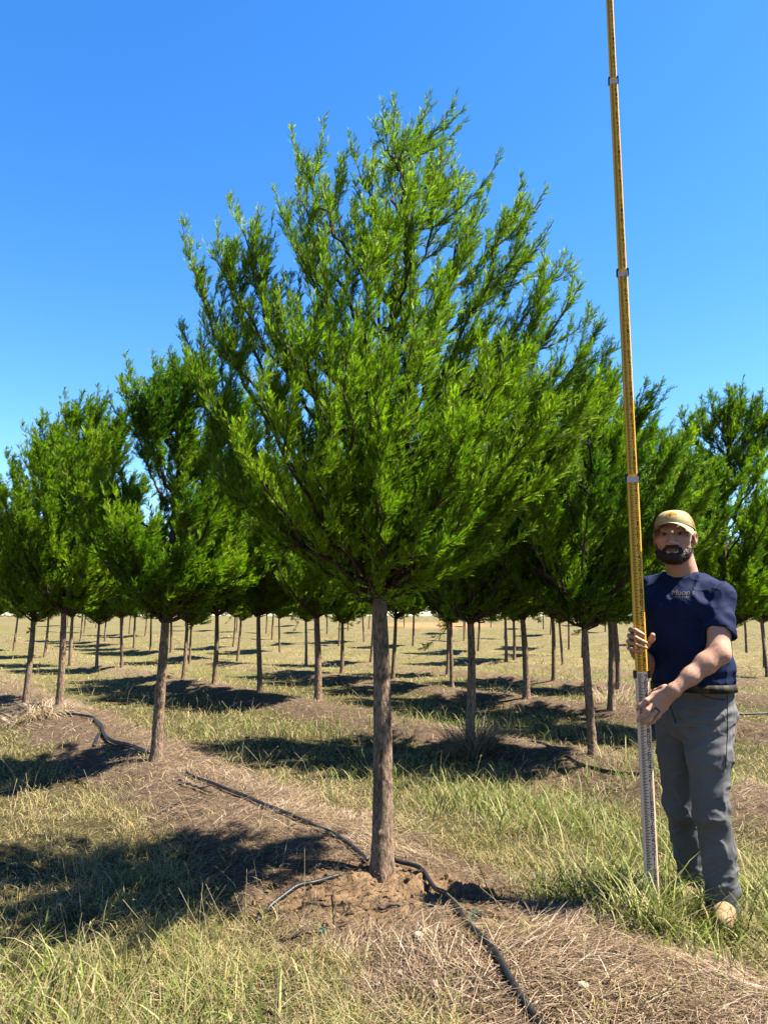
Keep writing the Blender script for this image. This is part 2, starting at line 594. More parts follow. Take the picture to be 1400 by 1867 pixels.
for (px, py, dy) in sil:
    p = at(px, py, MAIN[1] + dy)
    tips.append(((p[0] - MAIN[0] - 0.08) * 0.985 + 0.06, dy, (p[2] - base_z) - 0.15 * sstep(1.5, 2.9, p[2])))
H_MAIN = at(745, 225, MAIN[1])[2] - base_z - 0.42
env_main = [(1.4, 0.15), (1.6, 0.38), (1.9, 0.68), (2.3, 1.0), (2.8, 1.2), (3.2, 1.16), (3.6, 0.92), (3.9, 0.7), (4.2, 0.42), (4.5, 0.12)]


def tree_root(x, y, label, group=None, name='cypress_tree'):
    e = link(name, None)
    e.location = (x, y, gz1(x, y) - 0.01)
    e.empty_display_size = 0.3
    tag(e, label, 'tree', group)
    return e


mt, mc = gen_tree(11, H_MAIN, tips, 46, main_axis, env_main, rbase=0.055, cen=(0.08, 0.05), fill=0.80, ztop=0.75, sec_per_m=13)
main = tree_root(MAIN[0], MAIN[1], 'tall feathery green cypress in the foreground centre, black hose at its trunk')
link('trunk', mt, main)
link('crown', mc, main)

# five kinds of background tree
VARS = []
for i, (H, rm, lean) in enumerate([(3.85, 1.22, .32), (4.2, 1.3, .26), (4.4, 1.3, .3), (4.0, 1.32, .38), (4.3, 1.2, .22)]):
    rs = np.random.default_rng(100 + i)
    ph = rs.random(4) * 6.28
    sw = 0.05 + 0.05 * rs.random()

    def ax(z, ph=ph, sw=sw, lean=lean):
        u = max(0, z - 1.3)
        return (0.018 * math.sin(z * 2.2 + ph[0]) - 0.018 * math.sin(ph[0]) + lean * 0.22 * u ** 1.2,
                0.018 * math.sin(z * 1.9 + ph[1]) - 0.018 * math.sin(ph[1]))
    e = [(1.25, 0.14), (1.5, rm * .34), (1.8, rm * .60), (2.2, rm * .87), (2.6, rm), (3.0, rm * .93), (H - .8, rm * .8), (H - .4, rm * .55), (H, .15)]
    VARS.append(gen_tree(50 + i, H, [], 104, ax, e, low=1.0, old=0.10, rbase=(0.050, 0.045, 0.054, 0.042, 0.047)[i], z_clear=1.28, sec_per_m=16, K=4, tw_per_m=30,
                         leafL=(0.05, 0.085), spacing=0.0115, leafW=0.010, lean=lean, trunk_k=20, trunk_n=70, cen=(0.12, 0.0)))

NEAR = [  # x, y, variant, scale, rotation, label
    (-1.96, 6.85, 0, 0.92, -0.5, 'cypress left of the main tree, sturdy tan trunk with black hose ending at its base'),
    (-4.31, 10.46, 1, 1.0, -0.3, 'cypress with the pale mottled trunk beside the straw pile at left'),
    (-5.29, 11.63, 4, 0.93, 0.4, 'cypress nearest the left edge, grey trunk left of the pale mottled one'),
    (0.84, 7.82, 1, 0.97, 0.3, 'cypress behind and right of the main trunk, shaggy dry grass round its base'),
    (1.88, 7.16, 3, 0.89, -0.1, 'cypress left of the measuring pole with a dark knobbly trunk'),
    (3.08, 10.7, 1, 1.0, 0.2, 'cypress whose lit trunk stands just left of the gripping hands on the pole'),
    (3.95, 9.0, 4, 0.93, 0.0, 'cypress behind the man, its trunk hidden by his body'),
    (-1.03, 12.24, 2, 1.0, 0.3, 'cypress left of the main trunk, straight brown trunk standing closest to it'),
    (-2.1, 13.29, 3, 1.0, -0.3, 'cypress with a thin dark trunk, second of the row left of the main trunk'),
    (-3.19, 14.76, 1, 1.0, 0.0, 'cypress with a slightly leaning tan trunk, third of the row left of the main trunk'),
    (2.2, 12.16, 2, 0.95, 0.4, 'cypress with a dark curving trunk between the shaggy grass clump and the pole'),
]
FAR = [(-11.12, 25.6), (-13.9, 29.3), (-8.9, 22.2), (-7.45, 20.3), (-6.63, 19.8), (-14.1, 36.2), (-12.5, 34.9), (-10.9, 32.4), (-9.7, 30.3),
       (-8.5, 28.4), (-12.6, 41.1), (-14.1, 43.1), (-7.5, 27.5), (-4.14, 16.2), (-5.79, 23.3), (-5.95, 30.8), (-4.61, 24.6), (-7.2, 47.6),
       (-5.66, 39.4), (-3.79, 28.4), (-2.21, 22.2), (-1.94, 33.6), (-0.97, 17.9), (-2.4, 52), (-0.92, 36), (-0.37, 22.2), (0.18, 16.2),
       (1.21, 32.4), (1.49, 18.4), (1.23, 14.2), (3.43, 28.4), (3.56, 22.8), (4.21, 25.3), (3.44, 15.9), (5.21, 22.8), (7.3, 30.8),
       (6.7, 26.4), (4.29, 14.4), (10.4, 21.4), (8.9, 18.2), (3.9, 38), (6.2, 40), (11.5, 33), (13.0, 28), (-16, 32), (9.2, 43), (14.5, 38)] + [((i - 11.3) * 2.9 + 0.5 * math.sin(i * 5.1), 54 + 8 * math.sin(i * 2.3)) for i in range(24)]


def px_of(x, y):
    return 700 + FPX * x / (y * math.cos(PITCH) - CAM_H * math.sin(PITCH))


def px_gap(x, y):
    marks = [(-1e9, ''), (47, 'the grey edge trunk'), (107, 'the pale mottled trunk'), (284, 'the sturdy hose-end trunk'),
             (391, 'the leaning tan trunk'), (474, 'the thin dark trunk'), (579, 'the straight brown trunk'), (697, 'the main trunk'),
             (852, 'the trunk in shaggy grass'), (960, 'the dark curving trunk'), (1077, 'the dark knobbly trunk'), (1260, 'the man'), (1e9, '')]
    p = px_of(x, y)
    for a, b in zip(marks[:-1], marks[1:]):
        if a[0] <= p < b[0]:
            return p, a[1], b[1]


gaps = {}
for i, (x, y) in enumerate(FAR):
    p, a, b = px_gap(x, y)
    gaps.setdefault((a, b), []).append((p, i))
far_label = {}
ORD = ['first', 'second', 'third', 'fourth', 'fifth', 'sixth', 'seventh', 'eighth', 'ninth', 'tenth', 'eleventh', 'twelfth', 'thirteenth', 'fourteenth']
for (a, b), lst in gaps.items():
    lst.sort()
    for q, (p, i) in enumerate(lst):
        if not a:
            far_label[i] = 'distant cypress left of %s, %s from edge' % (b, ORD[q])
        elif not b:
            far_label[i] = 'distant slim cypress right of %s, %s one out' % (a, ORD[q])
        else:
            far_label[i] = 'distant cypress right of %s, %s before %s' % (a, ORD[q], b)

GROUP = 'young cypresses planted in rows behind the main tree'
for (x, y, v, sc, rz, lab) in NEAR:
    e = tree_root(x, y, lab, GROUP)
    e.rotation_euler.z = rz
    e.scale = (sc * 1.13, sc * 1.13, sc)
    link('trunk', VARS[v][0], e)
    link('crown', VARS[v][1], e)
for i, (x, y) in enumerate(FAR):
    rf = random.Random(900 + i)
    e = tree_root(x, y, far_label[i], GROUP)
    v = (i * 3 + 1) % 5
    sc = rf.uniform(0.88, 1.05)
    e.rotation_euler = (rf.uniform(-.03, .03), rf.uniform(-.03, .04), rf.uniform(-1.1, 1.1))
    e.scale = (sc, sc, sc)
    link('trunk', VARS[v][0], e)
    link('crown', VARS[v][1], e)

# ------------------------------------------------------------------ grass, straw, weeds
def blades(P, h, az, lean_, w, C, rng, curl=0.6, nseg=3, base_dark=0.6):
    """curved tapering blades rooted at P (N,3)"""
    N = len(P)
    D = np.stack([np.cos(az), np.sin(az), np.zeros(N)], -1)
    side = np.stack([-np.sin(az), np.cos(az), np.zeros(N)], -1)
    tw = rng.normal(size=N) * 0.9
    side = side * np.cos(tw)[:, None] + D * np.sin(tw)[:, None] * 0.6
    side = nrm(side)
    s = np.linspace(0, 1, nseg + 1)
    pts = []
    ang = lean_.copy()
    p = P.copy()
    pts.append(p)
    for i in range(nseg):
        p = p + (D * np.sin(ang)[:, None] + np.array([[0, 0, 1]]) * np.cos(ang)[:, None]) * (h / nseg)[:, None]
        pts.append(p)
        ang = ang + curl * rng.uniform(0.3, 1.2, N)
    per = 2 * nseg + 1
    V = np.empty((N, per, 3), dtype=np.float32)
    for i in range(nseg):
        ww = w * (1.0, 0.92, 0.7, 0.5)[i] * 0.5
        V[:, 2 * i] = pts[i] - side * ww[:, None]
        V[:, 2 * i + 1] = pts[i] + side * ww[:, None]
    V[:, 2 * nseg] = pts[nseg]
    o = (np.arange(N) * per)[:, None]
    quads = [np.concatenate([o + 2 * i, o + 2 * i + 1, o + 2 * i + 3, o + 2 * i + 2], 1) for i in range(nseg - 1)]
    tri = np.concatenate([o + 2 * nseg - 2, o + 2 * nseg - 1, o + 2 * nseg], 1)
    return V.reshape(-1, 3), quads + [tri], np.repeat(C, per, axis=0)


def scatter(N, d0, d1, power, half, rng):
    u = rng.random(N)
    e = 1 - power
    d = (d0 ** e + (d1 ** e - d0 ** e) * u) ** (1 / e)
    a = (rng.random(N) * 2 - 1) * R(half)
    return d * np.sin(a), d * np.cos(a), d


def mixc(a, b, t):
    return np.outer(1 - t, a) + np.outer(t, b)


def cols(rng, n, palette, w):
    i = rng.choice(len(palette), n, p=np.array(w) / sum(w))
    return np.array(palette)[i] * rng.uniform(0.75, 1.2, (n, 1))


DRY = [(0.60, 0.45, 0.19), (0.68, 0.54, 0.27), (0.44, 0.35, 0.13), (0.28, 0.19, 0.09)]
GRN = [(0.23, 0.27, 0.07), (0.33, 0.34, 0.10), (0.13, 0.18, 0.04), (0.44, 0.40, 0.14)]
STR = [(0.58, 0.42, 0.275), (0.38, 0.25, 0.16), (0.80, 0.64, 0.46), (0.16, 0.10, 0.065), (0.48, 0.32, 0.18)]


def green_map(x, y):
    g = 0.5 + 0.75 * n2(x, y, 0.55, 41, 2) + 0.35 * n2(x, y, 2.3, 43, 2)
    g = g + 0.85 * np.exp(-(np.hypot((x + 1.0) / 0.9, (y - 3.0) / 0.8)) ** 2)
    g = g + 0.65 * np.exp(-(np.hypot((x - 1.1) / 0.8, (y - 5.7) / 0.8)) ** 2) - 0.5 * np.exp(-(np.hypot((x - 0.4) / 0.5, (y - 4.7) / 0.5)) ** 2)
    g = g - 0.55 * np.exp(-(np.hypot((x + 0.7) / 0.9, (y - 5.8) / 0.8)) ** 2)
    return np.clip(g, 0, 1)


def make_grass():
    rng = np.random.default_rng(3)
    # --- sward of the alleys
    x, y, d = scatter(400000, 2.0, 48, 1.6, 42, rng)
    straw, soil = zone(x, y)
    cl = n2(x, y, 5.0, 51, 2)
    straw = straw * (1 - 0.65 * sstep(9, 26, d))
    dens = (1 - 0.88 * straw) * (1 - 0.93 * soil) * (0.5 + 0.7 * sstep(-0.5, 0.35, cl))
    k = rng.random(len(x)) < dens
    x, y, d, cl, straw = x[k], y[k], d[k], cl[k], straw[k]
    n = len(x)
    g = green_map(x, y)
    isg = rng.random(n) < (0.04 + 0.55 * g)
    C = np.where(isg[:, None], cols(rng, n, GRN, [3, 3, 2, 3]), cols(rng, n, DRY, [3, 2, 3, 1]))
    h = (0.045 + 0.105 * rng.random(n) ** 1.7) * (1.0 + 0.95 * cl) * (1 - 0.3 * straw)
    h = h * np.where(isg, 1.0, 0.95)
    w = np.maximum(0.0020 + 0.0016 * rng.random(n), d * 0.00058)
    P = np.stack([x, y, gz(x, y) - 0.012], -1)
    V, F, C = blades(P, h, rng.random(n) * 6.283 + 2.0 * n2(x, y, 2.0, 77, 2), np.abs(rng.normal(size=n)) * 0.6 + 0.15, w, C, rng, 0.8)
    tag(link('grass', make_mesh('grass', V, F, M_GRASS, C, True)), kind='stuff')
    n1 = n
    # --- flattened straw along the tree rows
    x, y, d = scatter(330000, 2.0, 45, 1.6, 42, rng)
    straw, soil = zone(x, y)
    dens = np.clip(straw + 0.26, 0, 1) * (1 - 0.35 * soil) * (0.45 + 0.75 * sstep(-0.5, 0.4, n2(x, y, 4, 61, 2)))
    k = rng.random(len(x)) < dens
    x, y, d = x[k], y[k], d[k]
    n = len(x)
    C = cols(rng, n, STR, [4, 3.5, 1.6, 3.2, 2])
    C = C * (0.8 + 0.4 * (0.5 + 0.5 * n2(x, y, 1.7, 63, 2)))[:, None]
    h = 0.03 + 0.15 * rng.random(n) ** 2.0
    so_ = zone(x, y)[1][:, None]
    C = C * (1 - 0.5 * so_)
    h = h * (1 - 0.5 * so_[:, 0])
    w = np.maximum(0.0022 + 0.0016 * rng.random(n), d * 0.00058)
    P = np.stack([x, y, gz(x, y) - 0.004 + 0.022 * rng.random(n) ** 2], -1)
    swirl = 3.6 * n2(x, y, 1.3, 65, 2) + rng.normal(size=n) * 0.9 - 0.6
    V, F, C = blades(P, h, swirl, R(80) + rng.uniform(-0.36, 0.16, n), w, C, rng, 0.13)
    tag(link('straw', make_mesh('straw', V, F, M_GRASS, C, True)), kind='stuff')
    # --- lush broad-bladed weeds
    spots = [(1.05, 5.3, .40, .35, 560, .26), (0.7, 5.8, .45, .30, 480, .25), (1.5, 4.6, .4, .5, 400, .27), (1.35, 3.95, .45, .30, 560, .23),
             (1.10, 3.32, .13, .07, 330, .31), (1.45, 3.45, .30, .10, 420, .15), (1.15, 3.62, .2, .15, 300, .3), (-1.35, 3.0, .5, .35, 300, .25), (-1.55, 2.65, .35, .25, 240, .30), (1.75, 3.75, .28, .3, 520, .24),
             (0.95, 3.95, .22, .12, 480, .26), (2.2, 6.3, .7, .5, 500, .25), (0.3, 6.6, .8, .5, 500, .2), (-1.2, 9.2, 1.5, .8, 500, .22),
             (1.3, 9.7, 1.4, .8, 600, .22), (-0.6, 2.75, .35, .3, 160, .22), (1.2, 3.2, .3, .2, 130, .14), (1.95, 3.3, .25, .3, 260, .2)]
    xs, ys, hs = [], [], []
    for (cx, cy, sx, sy, m, hh) in spots:
        xs.append(cx + sx * rng.normal(size=m) * 0.62)
        ys.append(cy + sy * rng.normal(size=m) * 0.62)
        hs.append(hh * (0.45 + 0.75 * rng.random(m)))
    x, y, h = np.concatenate(xs), np.concatenate(ys), np.concatenate(hs)
    n = len(x)
    pal = [(0.20, 0.29, 0.04), (0.28, 0.36, 0.06), (0.12, 0.18, 0.03), (0.50, 0.43, 0.18), (0.38, 0.39, 0.11)]
    C = cols(rng, n, pal, [1.4, 2.0, 2.0, 4.2, 3])
    P = np.stack([x, y, gz(x, y) - 0.01], -1)
    w = np.where(rng.random(n) < 0.35, rng.uniform(0.007, 0.012, n), rng.uniform(0.003, 0.006, n))
    V, F, C = blades(P, h, rng.random(n) * 6.283, np.abs(rng.normal(size=n)) * 0.28 + 0.05, w, C, rng, 0.42, 4)
    tag(link('tall_weeds', make_mesh('tall_weeds', V, F, M_GRASS, C, True)), kind='stuff')
    # --- thin dry stalks, with seed heads
    x, y, d = scatter(2600, 2.1, 22, 1.3, 36, rng)
    straw, soil = zone(x, y)
    k = rng.random(len(x)) < (1 - 0.6 * straw) * (1 - soil)
    x, y, d = x[k], y[k], d[k]
    n = len(x)
    L = 0.16 + 0.22 * rng.random(n)
    az, le = rng.random(n) * 6.283, 0.15 + np.abs(rng.normal(size=n)) * 0.4
    D = np.stack([np.cos(az) * np.sin(le), np.sin(az) * np.sin(le), np.cos(le)], -1)
    P0 = np.stack([x, y, gz(x, y) - 0.01], -1)
    P1 = P0 + D * (L * 0.55)[:, None]
    D2 = nrm(D + np.stack([np.cos(az), np.sin(az), -0.3 * np.ones(n)], -1) * 0.45)
    P2 = P1 + D2 * (L * 0.45)[:, None]
    V, Q = tubes(np.stack([P0, P1, P2], 1), np.maximum(0.0009, d * 0.0002)[:, None] * np.ones((1, 3)), 3)
    b = Build()
    b.add(V, Q, np.array([0.45, 0.36, 0.2]))
    m = n // 2
    si = rng.integers(0, m, 5200)
    tt = rng.random(5200) * 0.35
    SB = P2[si] - D2[si] * (tt * L[si])[:, None]
    a2 = nrm(D2[si] + rand_perp(D2[si], rng) * 0.55)
    sw = rand_perp(a2, rng) * 0.0022
    SV = np.stack([SB - sw * .5, SB + a2 * 0.007 + sw, SB + a2 * 0.016, SB + a2 * 0.007 - sw], 1)
    b.add(SV.reshape(-1, 3), np.arange(len(SV) * 4).reshape(-1, 4), np.array([0.36, 0.36, 0.13]))
    tag(link('seed_stalks', b.mesh('seed_stalks', M_GRASS, False)), kind='stuff')
    print('grass blades', n1)


make_grass()


# ------------------------------------------------------------------ clods, hoses, sticks, stones
def ico(sub=1):
    import bmesh
    bm = bmesh.new()
    bmesh.ops.create_icosphere(bm, subdivisions=sub, radius=1)
    V = np.array([v.co[:] for v in bm.verts])
    F = np.array([[v.index for v in f.verts] for f in bm.faces])
    bm.free()
    return V, F


def make_clods():
    rng = np.random.default_rng(17)
    V0, F0 = ico(1)
    b = Build()
    for i in range(800):
        r = rng.random() ** 0.6
        a = rng.random() * 6.283
        x, y = 0.14 + 0.78 * r * math.cos(a), 3.78 + 0.40 * r * math.sin(a)
        if rng.random() < 0.12:
            x, y = rng.uniform(-1.4, 1.8), rng.uniform(2.8, 5.2)
        s = 0.003 + 0.017 * rng.random() ** 6
        v = V0 * (1 + 0.6 * vnoise(V0 * 1.9 + rng.random(3) * 50, i)[:, None]) * s * rng.uniform(.7, 1.3, 3)
        b.add(v + np.array([x, y, gz1(x, y) + s * 0.25]), F0,
              np.array([0.27, 0.175, 0.095]) * rng.uniform(0.45, 1.1) * np.array([1, rng.uniform(.92, 1.04), rng.uniform(.85, 1.05)]))
    tag(link('soil_clods', b.mesh('soil_clods', mat_attr('clod', 0.95, 0.1, 90, 0.3, 0.6, 0.004), False)), kind='stuff')


make_clods()


def smooth_path(pts, n):
    pts = np.array(pts, dtype=np.float64)
    t = np.concatenate([[0], np.cumsum(np.linalg.norm(np.diff(pts, axis=0), axis=1))])
    tt = np.linspace(0, t[-1], n)
    P = np.stack([np.interp(tt, t, pts[:, i]) for i in range(pts.shape[1])], -1)
    for _ in range(max(2, n // 20)):
        P[1:-1] = 0.25 * P[:-2] + 0.5 * P[1:-1] + 0.25 * P[2:]
    return P


def hose(pts, label, r=0.011, n=90, lift=0.012, name='irrigation_hose', extra=None, sink=0.0):
    P = smooth_path(pts, n)
    z = gz(P[:, 0], P[:, 1]) + lift
    if extra:
        z = z + extra(np.linspace(0, 1, n))
    for _ in range(30):
        z[1:-1] = 0.25 * z[:-2] + 0.5 * z[1:-1] + 0.25 * z[2:]
    P = np.column_stack([P, z - sink])
    V, Q = tubes(P[None], np.full((1, n), r), 10)
    caps = [np.arange(10)[None, ::-1], (np.arange(10) + (n - 1) * 10)[None]]
    o = link(name, make_mesh(name, V, [Q] + caps, M_HOSE, None, True))
    tag(o, label, 'hose', 'irrigation hoses along the tree rows')
    return o


def gp(px, py, z=0.06):
    p = at(px, py, 1.0) - np.array([0, 0, CAM_H])
    t = (z - CAM_H) / p[2]
    return (p[0] * t, p[1] * t)


hose([(0.55, 2.3), gp(935, 1867, .0), gp(900, 1800, .02), gp(858, 1740, .04), gp(822, 1668, .06), gp(788, 1615, .08), gp(765, 1592, .09), gp(742, 1580, .09), (0.09, 4.14), (0.03, 4.2)],
     'black irrigation hose curving from the main trunk down to the bottom of the photo', 0.0112, 120, 0.028, extra=lambda t: -0.026 * np.exp(-(t / 0.22) ** 2))
hose([(-0.085, 4.17), gp(640, 1545, .12), gp(580, 1522, .1), gp(520, 1500, .1), gp(460, 1472, .1), gp(398, 1447, .1), gp(340, 1425, .1)],
     'black irrigation hose running up the row from left of the main trunk', 0.0115, 90, 0.020)
hose([gp(470, 1640, .1), gp(492, 1616, .12), gp(540, 1598, .12), gp(620, 1578, .14)],
     'short broken piece of grey hose lying left of the main trunk', 0.011, 50, 0.012)
hose([gp(272, 1388, .1), gp(240, 1370, .1), gp(200, 1360, .1), gp(190, 1352, .1), gp(186, 1330, .13), gp(170, 1312, .13), gp(122, 1306, .12)],
     'black hose winding between the pale mottled trunk and the sturdy trunk at left', 0.016, 90, 0.03)
hose([gp(172, 1372, .05), gp(180, 1352, .08), gp(190, 1345, .1)], 'stub of black hose hanging over the soil bank at left', 0.016, 30, 0.012)
hose([gp(960, 1345, .1), gp(1060, 1400, .1), gp(1120, 1412, .1), gp(1200, 1420, .1)],
     'black hose in the straw beside the dark knobbly trunk', 0.012, 60, 0.012)
hose([gp(860, 1232, .1), gp(915, 1238, .1), gp(985, 1252, .1), gp(1060, 1258, .1)],
     'thin black hose far back, crossing behind the dark curving trunk', 0.018, 60, 0.03)
hose([gp(1340, 1292, .1), gp(1400, 1292, .1), gp(1470, 1296, .1)], 'black hose in the grass right of the man', 0.016, 40, 0.03)


def stick(pts, r, label, name='stick', twigs=()):
    b = Build()
    P = smooth_path([q for q in pts], 16)
    rs = np.linspace(r, r * 0.45, 16)
    z = gz(P[:, 0], P[:, 1]) + r * 0.9 + 0.012
    P3 = np.column_stack([P, z]) + np.random.default_rng(int(abs(P[0, 0]) * 1000)).normal(size=(16, 3)) * r * 0.3
    V, Q = tubes(P3[None], rs[None], 7)
    b.add(V, [Q, np.arange(7)[None, ::-1], (np.arange(7) + 15 * 7)[None]])
    for (i, dx, dy, dz) in twigs:
        p = P3[i]
        q = np.array([dx, dy, dz])
        T = np.stack([p, p + q * 0.5, p + q + np.array([0, 0, .01])])
        V, Q = tubes(T[None], np.array([[r * .6, r * .45, r * .25]]), 5)
        b.add(V, Q)
    tag(link(name, b.mesh(name, M_WOOD)), label, 'stick')


stick([gp(328, 1437, .1), gp(350, 1447, .1), gp(386, 1459, .1)], 0.012, 'dark dead branch on the straw left of the row hose', twigs=[(6, -.12, -.05, .02), (10, .1, -.07, .02)])
stick([gp(270, 1480, .1), gp(320, 1468, .1), gp(380, 1462, .1)], 0.008, 'grey twig lying under the dark dead branch at left', twigs=[(5, -.1, .06, .01)])
stick([gp(278, 1500, .1), gp(320, 1525, .1), gp(365, 1512, .1)], 0.006, 'bent thin twig at the edge of the main tree shadow')
stick([gp(690, 1660, .08), gp(730, 1648, .1), gp(752, 1640, .1)], 0.009, 'dark root stub sticking from the soil below the main trunk')
stick([gp(608, 1615, .1), gp(612, 1660, .08), gp(613, 1690, .07)], 0.004, 'dark root running down the soil left of the main trunk base')
stick([gp(905, 1785, .04), gp(950, 1780, .04), gp(992, 1770, .04)], 0.005, 'thin pale twig on the straw right of the hose')
stick([gp(520, 1700, .05), gp(580, 1695, .05), gp(640, 1685, .06)], 0.006, 'flat pale twig on the soil below the root')


def stone(px, py, s, label):
    V0, F0 = ico(3)
    x, y = gp(px, py, .06)
    v = V0 * (1 + 0.16 * fbm(V0 * 1.4 + px, 2, 3)[:, None]) * np.array([s, s * .8, s * .62])
    o = link('stone', make_mesh('stone', v, [F0], M_STONE, None, True))
    o.location = (x, y, gz1(x, y) + s * .35)
    tag(o, label, 'stone')


stone(763, 1726, 0.022, 'smooth pale pebble on the soil left of the hose')
stone(1065, 1850, 0.022, 'brownish stone in the straw at the bottom, right of the hose')
stone(730, 1772, 0.015, 'small pale pebble half hidden in dry grass below the smooth pebble')


def scrap(px, py, s, label):
    x, y = gp(px, py, .06)
    rng = np.random.default_rng(int(px))
    b = Build()
    for i in range(4):
        p = smooth_path(np.array([[0, 0, 0], *(rng.normal(size=(4, 3)) * s)]), 14) + rng.normal(size=3) * s * .3
        up = nrm(rng.normal(size=3)) * s * 0.28
        V = np.concatenate([p, p + up])
        i0 = np.arange(13)
        b.add(V, np.stack([i0, i0 + 1, i0 + 15, i0 + 14], -1))
    o = link('tape_scrap', b.mesh('tape_scrap', M_TAPE, False))
    o.location = (x, y, gz1(x, y) + s * .5)
    tag(o, label, 'scrap')


scrap(867, 1701, 0.024, 'crumpled bright green tape scrap on the soil right of the hose')
scrap(592, 1693, 0.015, 'faint green tape scrap on the soil left of the pebble')


def clump(x, y, n, h, rad, lab, name, pal, wts, cat='grass clump', lean0=0.25, wd=0.004):
    rng = np.random.default_rng(int(x * 100 + 999))
    a = rng.random(n) * 6.283
    r = rad * rng.random(n) ** 0.6
    X, Y = x + r * np.cos(a), y + r * np.sin(a)
    hh = h * (0.4 + 0.7 * rng.random(n))
    P = np.stack([X, Y, gz(X, Y) - 0.01], -1)
    V, F, C = blades(P, hh, a + rng.normal(size=n) * 0.7, lean0 + np.abs(rng.normal(size=n)) * 0.3, rng.uniform(.6, 1.3, n) * wd, cols(rng, n, pal, wts), rng, 0.45, 4)
    tag(link(name, make_mesh(name, V, F, M_GRASS, C, True)), lab, cat)


clump(0.86, 7.70, 900, 0.50, 0.20, 'shaggy dry grass clump hugging the trunk right of the main tree', 'grass_clump', STR, [3, 3, 1, 2, 1], wd=0.007)
clump(0.90, 3.90, 700, 0.34, 0.17, 'dark ragged grass tuft overhanging the hollow left of the measuring pole', 'grass_clump',
      [(0.3, 0.27, 0.11), (0.12, 0.11, 0.05), (0.5, 0.42, 0.2)], [2, 2, 1])
clump(-4.5, 10.2, 620, 0.55, 0.4, 'heap of long pale straw at the foot of the pale mottled trunk', 'straw_heap', STR, [3, 1, 4, 1, 2], cat='straw heap', lean0=0.75, wd=0.009)
clump(-0.62, 6.35, 300, 0.34, 0.3, 'pale wisp of long dry grass fallen across the row, left of main trunk', 'grass_wisp', STR, [2, 1, 5, 0, 2], cat='dry grass', lean0=1.2)
clump(3.4, 11.6, 300, 0.55, 0.3, 'tall pale dry grass tuft far back between the curving trunk and the pole', 'grass_clump', STR, [2, 1, 5, 0, 2], wd=0.009)

# ------------------------------------------------------------------ measuring pole
FT, IN = 0.3048, 0.0254
POLE = np.array([1.147, 3.48, 0.0])
M_WHITE = mat_plain('cream_pole_paint', (1.15, 0.80, 0.54), 0.4, 0.4, noise=0.12, nscale=18)
M_YEL = mat_plain('yellow_pole_paint', (1.32, 0.66, 0.05), 0.38, 0.4, noise=0.10, nscale=18)
M_INK = mat_plain('black_ink', (0.015, 0.014, 0.013), 0.6, 0.3)
M_RED = mat_plain('red_ink', (0.45, 0.05, 0.02), 0.6, 0.3)
M_COLLAR = mat_plain('black_collar', (0.015, 0.015, 0.017), 0.4, 0.5)
M_CWHITE = mat_plain('white_collar_band', (0.85, 0.70, 0.56), 0.4, 0.5)

# squared numerals as strokes on a 4 x 6 grid
STROKES = {
    '0': [[(0, 1), (1, 0), (3, 0), (4, 1), (4, 5), (3, 6), (1, 6), (0, 5), (0, 1)]],
    '1': [[(2, 0), (2, 6)]],
    '2': [[(0, 5), (1, 6), (3, 6), (4, 5), (4, 3.8), (0, .6), (0, 0), (4, 0)]],
    '3': [[(0, 5.2), (1, 6), (3, 6), (4, 5), (4, 4), (3, 3.2), (1.6, 3.2)], [(3, 3.2), (4, 2.2), (4, 1), (3, 0), (1, 0), (0, .8)]],
    '4': [[(3, 0), (3, 6), (0, 2), (4.2, 2)]],
    '5': [[(4, 6), (0, 6), (0, 3.6), (3, 3.6), (4, 2.7), (4, 1), (3, 0), (1, 0), (0, .8)]],
    '6': [[(4, 5.2), (3, 6), (1, 6), (0, 5), (0, 1), (1, 0), (3, 0), (4, 1), (4, 2.4), (3, 3.3), (0, 3.3)]],
    '7': [[(0, 6), (4, 6), (4, 5.4), (1.4, 0)]],
    '8': [[(1, 0), (3, 0), (4, 1), (4, 2.3), (3, 3.2), (1, 3.2), (0, 2.3), (0, 1), (1, 0)], [(1, 3.2), (.3, 4), (.3, 5.2), (1, 6), (3, 6), (3.7, 5.2), (3.7, 4), (3, 3.2)]],
    '9': [[(0, .8), (1, 0), (3, 0), (4, 1), (4, 5), (3, 6), (1, 6), (0, 5), (0, 3.6), (1, 2.7), (4, 2.7)]],
}


def stroke_quads(path, t):
    """flat ribbon along a 2D polyline -> (V2, quads)"""
    V, Q = [], []
    for (a, b) in zip(path[:-1], path[1:]):
        a, b = np.array(a), np.array(b)
        d = (b - a) / np.linalg.norm(b - a)
        n = np.array([-d[1], d[0]]) * t / 2
        a2, b2 = a - d * t * 0.35, b + d * t * 0.35
        i = len(V)
        V += [a2 - n, b2 - n, b2 + n, a2 + n]
        Q.append([i, i + 1, i + 2, i + 3])
    return np.array(V), np.array(Q)


def numeral(txt, cx, cz, w, h, t):
    Vs, Qs, n = [], [], 0
    k = len(txt)
    cw = w / (k + 0.35 * (k - 1)) if k > 1 else w
    lay = 0
    for j, ch in enumerate(txt):
        x0 = cx - w / 2 + j * cw * 1.35
        if k == 1 and ch == '1':
            pass
        for path in STROKES[ch]:
            pts = [((x / 4) * cw + x0, (z / 6) * h + cz - h / 2) for x, z in path]
            V, Q = stroke_quads(pts, t)
            Vs.append(V)
            Qs.append(Q + n)
            n += len(V)
    return np.concatenate(Vs), np.concatenate(Qs)


